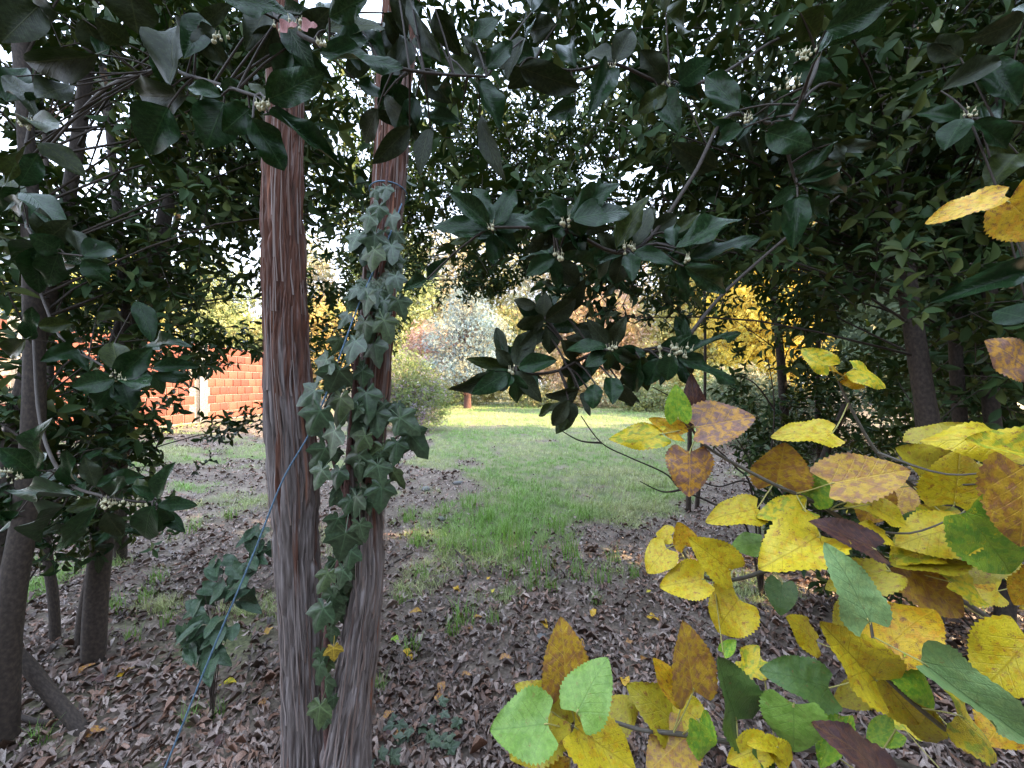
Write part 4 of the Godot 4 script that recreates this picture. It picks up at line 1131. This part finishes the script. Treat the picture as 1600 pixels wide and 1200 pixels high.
	t = laurel("laurel_tree", "dark bay laurel with a reddish stem behind the yellow leaved bush", Vector3(2.6, 0, -2.05),
		[[[Vector3(2.6, -0.05, -2.05), at(1570, 800, 2.05), at(1545, 620, 2.05), at(1550, 330, 2.05), at(1570, 0, 2.1)], 0.04, 0.024],
		[[Vector3(2.75, -0.05, -2.5), at(1440, 700, 2.5), at(1425, 400, 2.5), at(1430, 0, 2.6)], 0.03, 0.016]],
		[[Vector3(2.6, 3.2, -2.2), Vector3(0.9, 1.2, 0.7), 330], [Vector3(2.6, 1.7, -2.4), Vector3(0.8, 0.8, 0.5), 260], [Vector3(2.3, 0.8, -2.4), Vector3(0.8, 0.6, 0.5), 180]], 150, 207)
	near_branch(t, [at(1550, 250, 2.05), at(1600, 200, 1.5), at(1560, 190, 0.9), at(1515, 185, 0.8)], [
		[1505, 185, 1475, 230, 42, 0.78, 0], [1520, 190, 1586, 226, 33, 0.78, 0], [1590, 240, 1545, 286, 46, 0.78, 2], [1470, 142, 1580, 80, 36, 0.85, 3], [1605, 425, 1484, 458, 40, 0.75, 0], [1610, 500, 1555, 480, 50, 0.78, 0], [1600, 30, 1540, 60, 40, 0.85, 3], [1500, 90, 1450, 60, 36, 0.9, 3], [1545, 100, 1590, 150, 40, 0.88, 0], [1540, 210, 1600, 190, 34, 0.8, 0]],
		[[1515, 175, 0.78, 6, 12]], 8, 308)
	t = laurel("laurel_tree", "bushy bay laurel at the lawn's right corner", Vector3(2.5, 0, -3.5),
		[[[Vector3(2.5, -0.05, -3.5), Vector3(2.45, 1.5, -3.5), Vector3(2.3, 3.0, -3.5), Vector3(2.1, 5.0, -3.6)], 0.045, 0.015],
		[[Vector3(2.9, -0.05, -3.6), Vector3(2.85, 1.5, -3.6), Vector3(2.9, 4.0, -3.6)], 0.03, 0.012]],
		[[Vector3(2.2, 4.2, -3.5), Vector3(1.5, 1.1, 0.9), 320], [Vector3(2.6, 2.4, -3.5), Vector3(0.95, 1.1, 0.7), 270], [Vector3(2.7, 1.2, -3.5), Vector3(0.9, 0.7, 0.6), 200], [Vector3(1.7, 2.9, -3.6), Vector3(0.6, 0.6, 0.5), 60]], 100, 208, 1.5)
	t = laurel("laurel_tree", "airy many stemmed bay laurel in front of the yellow tree", Vector3(2.1, 0, -4.6),
		[[[Vector3(2.1, -0.05, -4.6), Vector3(2.1, 1.5, -4.6), Vector3(1.9, 3.0, -4.6), Vector3(1.6, 5.2, -4.6)], 0.03, 0.012],
		[[Vector3(2.25, -0.05, -4.7), Vector3(2.35, 1.6, -4.7), Vector3(2.3, 4.6, -4.7)], 0.025, 0.01]],
		[[Vector3(1.4, 4.7, -4.6), Vector3(1.5, 1.2, 0.8), 330], [Vector3(2.0, 3.1, -4.6), Vector3(0.9, 0.8, 0.6), 110], [Vector3(1.6, 2.5, -4.2), Vector3(0.6, 0.4, 0.4), 34], [Vector3(1.0, 3.2, -4.4), Vector3(0.7, 0.5, 0.4), 60]], 60, 209, 1.4)

func build_mulberry() -> void:
	rng.seed = 51
	var base := Vector3(1.25, 0.0, -0.9)
	var t := thing("mulberry_bush", base, "mulberry bush with broad yellow, brown and green autumn leaves", "shrub")
	var o := base
	# x,y,depth of each shoot
	var shoots := [
		[[1700, 1500, 0.80], [1640, 1290, 0.66], [1548, 1200, 0.58], [1412, 1085, 0.545], [1375, 1040, 0.54], [1360, 972, 0.545]],
		[[1700, 1500, 0.82], [1560, 1290, 0.66], [1400, 1190, 0.58], [1180, 1165, 0.56], [1070, 1148, 0.56], [1000, 1140, 0.56], [950, 1127, 0.56], [893, 1136, 0.56]],
		[[1700, 1450, 0.84], [1660, 1150, 0.74], [1560, 980, 0.68], [1400, 885, 0.64], [1300, 800, 0.63], [1200, 752, 0.62], [1107, 700, 0.62], [1080, 668, 0.62]],
		[[1700, 1450, 0.84], [1690, 1050, 0.76], [1600, 880, 0.70], [1497, 808, 0.66], [1440, 770, 0.66], [1375, 712, 0.66], [1335, 648, 0.66], [1310, 595, 0.66]],
		[[1720, 1400, 0.84], [1720, 900, 0.7], [1650, 560, 0.62], [1575, 312, 0.57]],
		[[1600, 880, 0.70], [1400, 885, 0.66], [1250, 880, 0.66], [1150, 905, 0.66], [1098, 900, 0.66], [1060, 852, 0.66]],
	]
	var lines := []
	for s in shoots:
		var pts := []
		for e in s: pts.append(at(e[0], e[1], e[2]) - o)
		if s[0][1] >= 1400: pts.push_front(Vector3(rr(-0.03, 0.03), -0.03, rr(-0.03, 0.03)))
		var sp := spline(pts, 46)
		lines.append(sp)
		var b := Buf.new()
		tube(b, sp, 0.0058, 0.0017, 8, Color.WHITE, 0.25)
		part("shoot", done(b), M.shoot, t)
	# leaves: base x,y  tip x,y  width px  kind  depth
	var lv := [
		[1060, 655, 1056, 601, 40, "lime", 0.60], [1035, 678, 954, 681, 46, "lemon", 0.60], [1064, 680, 1012, 655, 34, "gold", 0.61], [1088, 664, 1079, 588, 40, "purple", 0.63], [1087, 668, 1182, 648, 78, "russet", 0.60], [1078, 705, 1080, 777, 72, "russet", 0.59],
		[1214, 757, 1226, 690, 82, "brown", 0.64], [1183, 795, 1108, 806, 54, "yellow", 0.62], [1258, 795, 1184, 806, 50, "lemon", 0.61], [1049, 836, 1022, 832, 30, "yellow", 0.66], [1072, 854, 1058, 815, 40, "gold", 0.66], [1042, 857, 1008, 893, 50, "yellow", 0.65], [1142, 892, 1080, 842, 64, "yellow", 0.61], [1192, 846, 1143, 852, 42, "green", 0.64], [1282, 836, 1184, 893, 90, "yellow", 0.57],
		[1300, 677, 1211, 672, 54, "yellow", 0.60], [1296, 756, 1427, 730, 80, "brown", 0.57], [1262, 780, 1286, 742, 56, "lime", 0.63], [1358, 788, 1414, 822, 48, "yellow", 0.58], [1322, 785, 1430, 796, 44, "olive", 0.62], [1368, 858, 1270, 812, 58, "purple", 0.55], [1386, 836, 1348, 818, 40, "yellow", 0.57], [1476, 745, 1394, 700, 74, "olive", 0.64], [1490, 788, 1502, 706, 84, "yellow", 0.60], [1555, 740, 1530, 800, 60, "yellow", 0.65],
		[1622, 690, 1455, 674, 84, "yellow", 0.56], [1640, 715, 1500, 690, 70, "lemon", 0.52], [1600, 728, 1598, 870, 96, "brown", 0.48], [1508, 800, 1592, 906, 100, "lime", 0.53], [1502, 822, 1402, 846, 80, "yellow", 0.57], [1480, 868, 1390, 886, 70, "olive", 0.59], [1357, 971, 1309, 858, 74, "pale", 0.48],
		[1222, 910, 1218, 962, 44, "deep", 0.64], [1278, 1004, 1240, 966, 52, "yellow", 0.60], [1370, 1064, 1272, 966, 84, "yellow", 0.53], [1384, 1012, 1462, 938, 92, "gold", 0.55], [1368, 1048, 1448, 1144, 68, "yellow", 0.54], [1410, 1040, 1470, 1112, 56, "lime", 0.53], [1440, 1034, 1602, 1160, 74, "pale", 0.49], [1294, 1075, 1198, 1040, 74, "deep", 0.55], [1357, 1080, 1302, 1098, 42, "olive", 0.58], [1240, 1100, 1242, 1184, 90, "green", 0.53], [1312, 1118, 1282, 1200, 44, "lime", 0.55], [1402, 1235, 1308, 1128, 86, "purple", 0.47], [1400, 1140, 1352, 1156, 40, "lime", 0.58],
		[1500, 1118, 1596, 1200, 76, "lemon", 0.52], [1610, 1000, 1532, 1082, 96, "yellow", 0.53], [1480, 908, 1564, 936, 50, "lemon", 0.58], [1408, 880, 1516, 968, 82, "brown", 0.61], [1390, 890, 1298, 912, 60, "olive", 0.56], [1232, 1200, 1190, 1160, 56, "yellow", 0.52], [1430, 1110, 1470, 1180, 50, "olive", 0.57], [1620, 900, 1580, 945, 44, "gold", 0.6], [1560, 860, 1480, 900, 60, "olive", 0.62],
		[1100, 904, 1031, 918, 58, "yellow", 0.62], [1155, 936, 1112, 990, 78, "yellow", 0.62], [886, 1078, 878, 967, 80, "brown", 0.57], [901, 1114, 946, 1026, 82, "green", 0.52], [856, 1131, 766, 1142, 92, "green", 0.52], [862, 1112, 786, 1192, 94, "olive", 0.55], [892, 1132, 806, 1068, 74, "olive", 0.57], [942, 1132, 1000, 1088, 60, "olive", 0.58], [898, 1136, 990, 1202, 84, "yellow", 0.54], [1070, 1142, 994, 1074, 82, "olive", 0.58], [1083, 1081, 1072, 975, 80, "brown", 0.53], [1068, 1092, 1028, 1034, 40, "gold", 0.55], [1151, 1126, 1114, 1022, 90, "deep", 0.56], [1091, 1125, 1107, 1204, 50, "lime", 0.52], [1072, 1150, 1010, 1206, 74, "brown", 0.56], [1090, 1125, 1045, 1085, 50, "yellow", 0.57], [1196, 1165, 1136, 1192, 44, "yellow", 0.53], [1215, 1168, 1178, 1156, 30, "yellow", 0.52], [1186, 1190, 1210, 1186, 34, "deep", 0.52], [890, 1200, 840, 1206, 40, "gold", 0.55], [1130, 1020, 1150, 1000, 20, "lime", 0.62],
		[1297, 573, 1255, 544, 38, "lemon", 0.64], [1300, 580, 1322, 588, 26, "gold", 0.64], [1334, 576, 1392, 602, 44, "lemon", 0.63], [1318, 592, 1350, 606, 26, "gold", 0.65], [1570, 308, 1456, 333, 56, "gold", 0.54], [1574, 314, 1640, 370, 92, "gold", 0.52], [1606, 572, 1552, 530, 72, "russet", 0.58], [1620, 1180, 1560, 1120, 50, "olive", 0.6], [1540, 700, 1480, 660, 50, "olive", 0.66],
	]
	var lobed := [[1190, 1030, 1144, 1062, 46, "lemon", 0.60], [1508, 826, 1396, 872, 92, "lemon", 0.60]]
	for k in 13:      # leaves deeper in the bush
		var x := rr(1330, 1600)
		var y := rr(660 + (1600 - x) * 0.12, 1170)
		var a := rr(0, TAU)
		var ln := rr(50, 85)
		lv.append([x, y, x + cos(a) * ln, y + sin(a) * ln * 0.8, ln * rr(0.7, 0.9), ["yellow", "olive", "brown", "lemon", "deep", "gold", "yellow"][k % 7], rr(0.66, 0.80)])
	for k in lv.size() + lobed.size():
		var e = lv[k] if k < lv.size() else lobed[k - lv.size()]
		var d: float = e[6]
		var p := at(e[0], e[1], d)
		var q := at(e[2], e[3], d * rr(0.96, 1.05))
		var to_cam := (Vector3(0, EYE, 0) - p).normalized()
		var nr := to_cam + Vector3(rr(-0.35, 0.35), rr(0.25, 0.85), rr(-0.1, 0.2))
		var ln := (q - p).length() * 1.0
		var wd: float = e[4] * d / F * 1.04
		part("leaf", L["mul%d" % (k % 4)] if k < lv.size() else L.mul_lobed, M["mul_" + e[5]], t, Transform3D(leaf_basis(q - p, nr, ln, wd), p - o))
		# its stalk to the nearest shoot
		var best: Vector3 = lines[0][0]
		for s in lines:
			for v in s:
				if (v - (p - o)).length() < (best - (p - o)).length(): best = v
		var gap := (best - (p - o)).length()
		if gap < 0.13:
			var bb := Buf.new()
			tube(bb, spline([best, (best + p - o) * 0.5 + Vector3(0, 0.004 - gap * 0.08, 0.0), p - o, p - o + (q - p) * 0.06], 8), 0.0011, 0.0009, 5)
			part("leaf_stalk", done(bb), M.stalk, t)
		else:
			var b2 := Buf.new()
			tube(b2, spline([best, (best + p - o) * 0.5 - Vector3(0, gap * 0.12, -0.01), p - o], 10), 0.0022, 0.001, 6)
			part("side_shoot", done(b2), M.shoot, t)

func build_small_things() -> void:
	rng.seed = 61
	# grass tufts standing out of the litter
	var tufts := [[745, 850, 60], [790, 830, 70], [820, 860, 80], [850, 880, 70], [890, 860, 60], [905, 895, 55], [940, 900, 50], [700, 850, 55], [650, 840, 50], [725, 960, 60], [705, 975, 45], [645, 1005, 50], [770, 960, 40], [830, 905, 50], [690, 790, 40], [760, 800, 50], [870, 820, 50], [960, 870, 40], [735, 780, 45], [640, 800, 36], [910, 800, 40], [800, 890, 50], [180, 950, 50], [232, 930, 44], [262, 965, 40], [55, 1150, 50], [300, 1110, 44], [340, 1100, 40], [208, 990, 40], [660, 890, 40], [860, 910, 44], [620, 930, 36], [990, 890, 36], [300, 820, 40], [360, 800, 34], [250, 900, 44], [595, 1060, 40], [930, 930, 34]]
	var shapes := []
	for k in 4: shapes.append(blade_clump(34, 0.05, 0.15, 0.0026, 0.55))
	for k in tufts.size():
		var e = tufts[k]
		var d: float = EYE * F / (e[1] + 12 - 600.0)
		var s: float = e[2] * d / F / 0.16 * 0.8
		var o := part("grass_tuft", shapes[k % 4], M.tuft, self, Transform3D(Basis(Vector3.UP, rr(0, TAU)).scaled(Vector3(s, s, s)), on_ground((e[0] - 800.0) / F * d, -d)))
		tag(o, "tuft of bright green grass growing out of the brown leaf litter", "grass tuft", "grass tufts in the leaf litter")
	# single fallen leaves that catch the eye
	var fallen := [[1010, 965, "gold"], [708, 920, "gold"], [770, 925, "lemon"], [765, 905, "gold"], [630, 1020, "gold"], [612, 1000, "lime"], [615, 1110, "russet"], [210, 1045, "gold"], [370, 1068, "lemon"], [845, 970, "gold"], [925, 965, "gold"], [975, 1060, "gold"], [990, 1005, "russet"], [1000, 1035, "russet"], [740, 970, "brown"], [738, 988, "brown"], [600, 1145, "purple"], [640, 1145, "russet"], [655, 1060, "purple"], [690, 1065, "russet"], [700, 1090, "russet"], [350, 1150, "purple"], [130, 1160, "russet"], [720, 1055, "russet"], [550, 1085, "russet"], [430, 985, "brown"], [420, 1090, "russet"], [120, 1060, "russet"], [160, 1070, "purple"], [900, 1000, "brown"], [780, 1030, "russet"], [860, 930, "purple"], [1010, 930, "lemon"], [660, 960, "brown"]]
	for e in fallen:
		var d: float = EYE * F / (e[1] - 600.0)
		var s := rr(0.05, 0.085)
		var o := part("fallen_leaf", L["litter%d" % [0, 3, 3][rng.randi() % 3]], M["mul_" + e[2]], self, Transform3D((Basis(Vector3.UP, rr(0, TAU)) * Basis(Vector3.RIGHT, -PI / 2 + rr(-0.3, 0.3))).scaled_local(Vector3(s * rr(0.45, 0.7), s, s)), on_ground((e[0] - 800.0) / F * d, -d) + Vector3(0, 0.028, 0)))
		var w: String = {"gold": "orange yellow", "lemon": "pale yellow", "lime": "yellow green", "russet": "reddish brown", "purple": "dark purplish brown", "brown": "tan brown"}[e[2]]
		tag(o, w + " fallen leaf lying on the grey brown leaf litter", "leaf", w + " fallen leaves")
	# twigs strewn through the litter
	var tb := Buf.new()
	for k in 260:
		var d := 1.35 + pow(rng.randf(), 1.8) * 5.0
		var p := on_ground(rr(-1.3, 1.2) * d, -d) + Vector3(0, rr(0.018, 0.035), 0)
		var a := rr(0, TAU)
		var h := Vector3(cos(a), rr(-0.05, 0.12), sin(a)) * rr(0.04, 0.16)
		tube(tb, spline([p - h, p + rvec() * 0.012, p + h], 5), rr(0.0012, 0.003), 0.001, 5, Color(1, 1, 1) * rr(0.6, 1.6))
	var tl := part("twig_litter", done(tb), M.dry_twig, self)
	tag(tl, "thin dry twigs strewn through the leaf litter", "twigs", "", "stuff")
	# poles and sticks
	var sticks := [
		["fallen_pole", [[-60, 960, 1.75], [30, 1025, 1.72], [80, 1085, 1.70], [128, 1140, 1.67], [160, 1175, 1.65]], 0.026, "thick grey fallen pole slanting into the litter below the laurel stems"],
		["fallen_stick", [[5, 1075, 1.75], [60, 1100, 1.70], [110, 1122, 1.68]], 0.012, "thin bent stick lying under the grey fallen pole"],
		["fallen_stick", [[-20, 1072, 1.68], [40, 1073, 1.7], [90, 1075, 1.72]], 0.004, "pale straight twig crossing the grey fallen pole"],
		["fallen_stick", [[708, 850, 3.5], [725, 880, 3.2], [728, 905, 2.95]], 0.012, "short dark stick standing at the grass edge"],
		["fallen_stick", [[600, 880, 3.1], [620, 868, 3.25], [645, 855, 3.4]], 0.01, "grey stick lying beside the ivy clad trunk"],
		["fallen_stick", [[660, 1120, 1.72], [690, 1140, 1.66], [712, 1150, 1.63]], 0.005, "thin grey twig in the litter below the grass tufts"],
		["leaning_stick", [[1322, 632, 3.0], [1302, 680, 3.02], [1275, 745, 3.05], [1215, 900, 3.1]], 0.024, "grey bare pole leaning against the right hedge"],
	]
	for e in sticks:
		var b := Buf.new()
		var pts := []
		for q in e[1]:
			var p := at(q[0], q[1], q[2])
			if e[0] == "fallen_stick" and q[1] > 830: p.y = ground_y(p.x, p.z) + e[2] + 0.012
			pts.append(p)
		var org: Vector3 = pts[pts.size() - 1]
		for k in pts.size(): pts[k] -= org
		tube(b, spline(pts, 20), e[2] * 0.85, e[2], 10, Color.WHITE, 0.4)
		var o := part(e[0], done(b), M.laurel_bark, self)
		o.position = org
		tag(o, e[3], "stick" if e[0] != "fallen_pole" else "pole")
	# the bare sapling in front of the lawn
	var sb := at(1190, 900, 2.7); sb.y = 0.0
	var sap := thing("bare_sapling", sb, "leafless dark sapling with thin arching twigs in front of the lawn", "sapling")
	for s in [[[1190, 935, 2.7], [1165, 820, 2.6], [1110, 785, 2.55], [1065, 765, 2.5], [1040, 740, 2.5], [985, 715, 2.48], [940, 692, 2.46], [908, 650, 2.45]], [[940, 692, 2.46], [905, 688, 2.45], [870, 668, 2.45]], [[1065, 765, 2.5], [1035, 768, 2.48], [1000, 752, 2.46]], [[1190, 935, 2.7], [1175, 770, 2.6], [1150, 730, 2.6], [1110, 690, 2.6], [1080, 640, 2.6], [1020, 605, 2.6]], [[1190, 935, 2.7], [1185, 770, 2.65], [1172, 720, 2.65], [1140, 670, 2.6]], [[1190, 935, 2.7], [1200, 760, 2.7], [1210, 640, 2.75], [1200, 560, 2.8]], [[1190, 935, 2.7], [1178, 765, 2.7], [1120, 760, 2.7], [1075, 745, 2.7]], [[1210, 640, 2.75], [1180, 600, 2.75], [1150, 585, 2.75]]]:
		var b := Buf.new()
		var pts := []
		for q in s:
			var p := at(q[0], q[1], q[2])
			if q[1] > 930: p.y = -0.02
			pts.append(p - sb)
		tube(b, spline(pts, 36), 0.008, 0.0028, 6, Color.WHITE, 0.3)
		part("twig", done(b), M.twig, sap)
	# a seedling beside the cord
	var pb := at(330, 1080, 1.75); pb.y = 0.0
	var pl := thing("seedling", pb, "young leafy green plant standing behind the blue rope", "plant")
	var st := Buf.new()
	var hubs := [[350, 890, 1.85], [320, 930, 1.8], [365, 930, 1.8], [310, 975, 1.75], [345, 985, 1.72], [320, 1030, 1.7], [295, 1000, 1.75], [380, 900, 1.85], [405, 860, 1.9], [415, 835, 1.9]]
	for e in hubs:
		var p := at(e[0], e[1], e[2]) - pb
		tube(st, spline([Vector3(rr(-0.02, 0.02), -0.02, 0), Vector3(p.x * 0.25 + rr(-0.02, 0.02), p.y * 0.6, p.z * 0.25), p], 10), 0.0024, 0.0014, 5)
	part("stem", done(st), M.twig, pl)
	for e in hubs:
		for k in 7:
			var p := at(e[0] + rr(-20, 20), e[1] + rr(-22, 22), e[2] + rr(-0.06, 0.06)) - pb
			var dir := Vector3(rr(-1, 1), rr(-0.9, 0.3), rr(-0.3, 0.8)).normalized()
			part("leaf", L["mul%d" % (k % 4)], M.seedling, pl, Transform3D(leaf_basis(dir, Vector3(rr(-0.5, 0.5), 1.0, 0.9), rr(0.07, 0.11), rr(0.045, 0.07)), p))
	# ivy creeping over the litter at the trunk's foot
	var gb := on_ground(-0.44, -1.62)
	var gi := thing("ground_ivy", gb, "dark green ivy creeping over the litter beside the trunk's foot", "vine")
	var gs := Buf.new()
	for k in 5:
		tube(gs, spline([Vector3.ZERO, Vector3(rr(-0.05, 0.1), 0.03, rr(-0.1, 0.1)), Vector3(rr(-0.12, 0.22), 0.03, rr(-0.16, 0.16))], 8), 0.003, 0.0015, 5)
	part("stem", done(gs), M.twig, gi)
	for k in 26:
		part("leaf", L["ivy%d" % (k % 4)], M["ivy_%d" % (k % 2)], gi, Transform3D(leaf_basis(Vector3(rr(-1, 1), rr(-0.1, 0.2), rr(-0.4, 1)), Vector3(rr(-0.3, 0.3), 1, rr(0.1, 0.6)), rr(0.04, 0.065), rr(0.045, 0.065)), Vector3(rr(-0.13, 0.22), rr(0.025, 0.07), rr(-0.16, 0.17))))
	# pale stones on the trodden patch
	for e in [[665, 765, 0.1], [716, 755, 0.09], [690, 812, 0.07], [845, 992, 0.05], [1200, 880, 0.06]]:
		var d: float = EYE * F / (e[1] - 600.0)
		var b := Buf.new()
		var r: float = e[2]
		ball(b, Vector3.ZERO, 1.0)
		for k in b.v.size():
			var v: Vector3 = b.v[k]
			b.v[k] = v * (1.0 + 0.35 * noise.get_noise_3d(v.x * 50.0 + d * 90.0, v.y * 50.0, v.z * 50.0)) * Vector3(r, r * 0.35, r * 0.7)
		var o := part("pale_stone", done(b), M.stone, self, Transform3D(Basis(Vector3.UP, rr(0, 3)), on_ground((e[0] - 800.0) / F * d, -d) + Vector3(0, r * 0.12, 0)))
		tag(o, "flat pale grey stone lying half sunk in the ground", "stone", "pale stones on the ground")
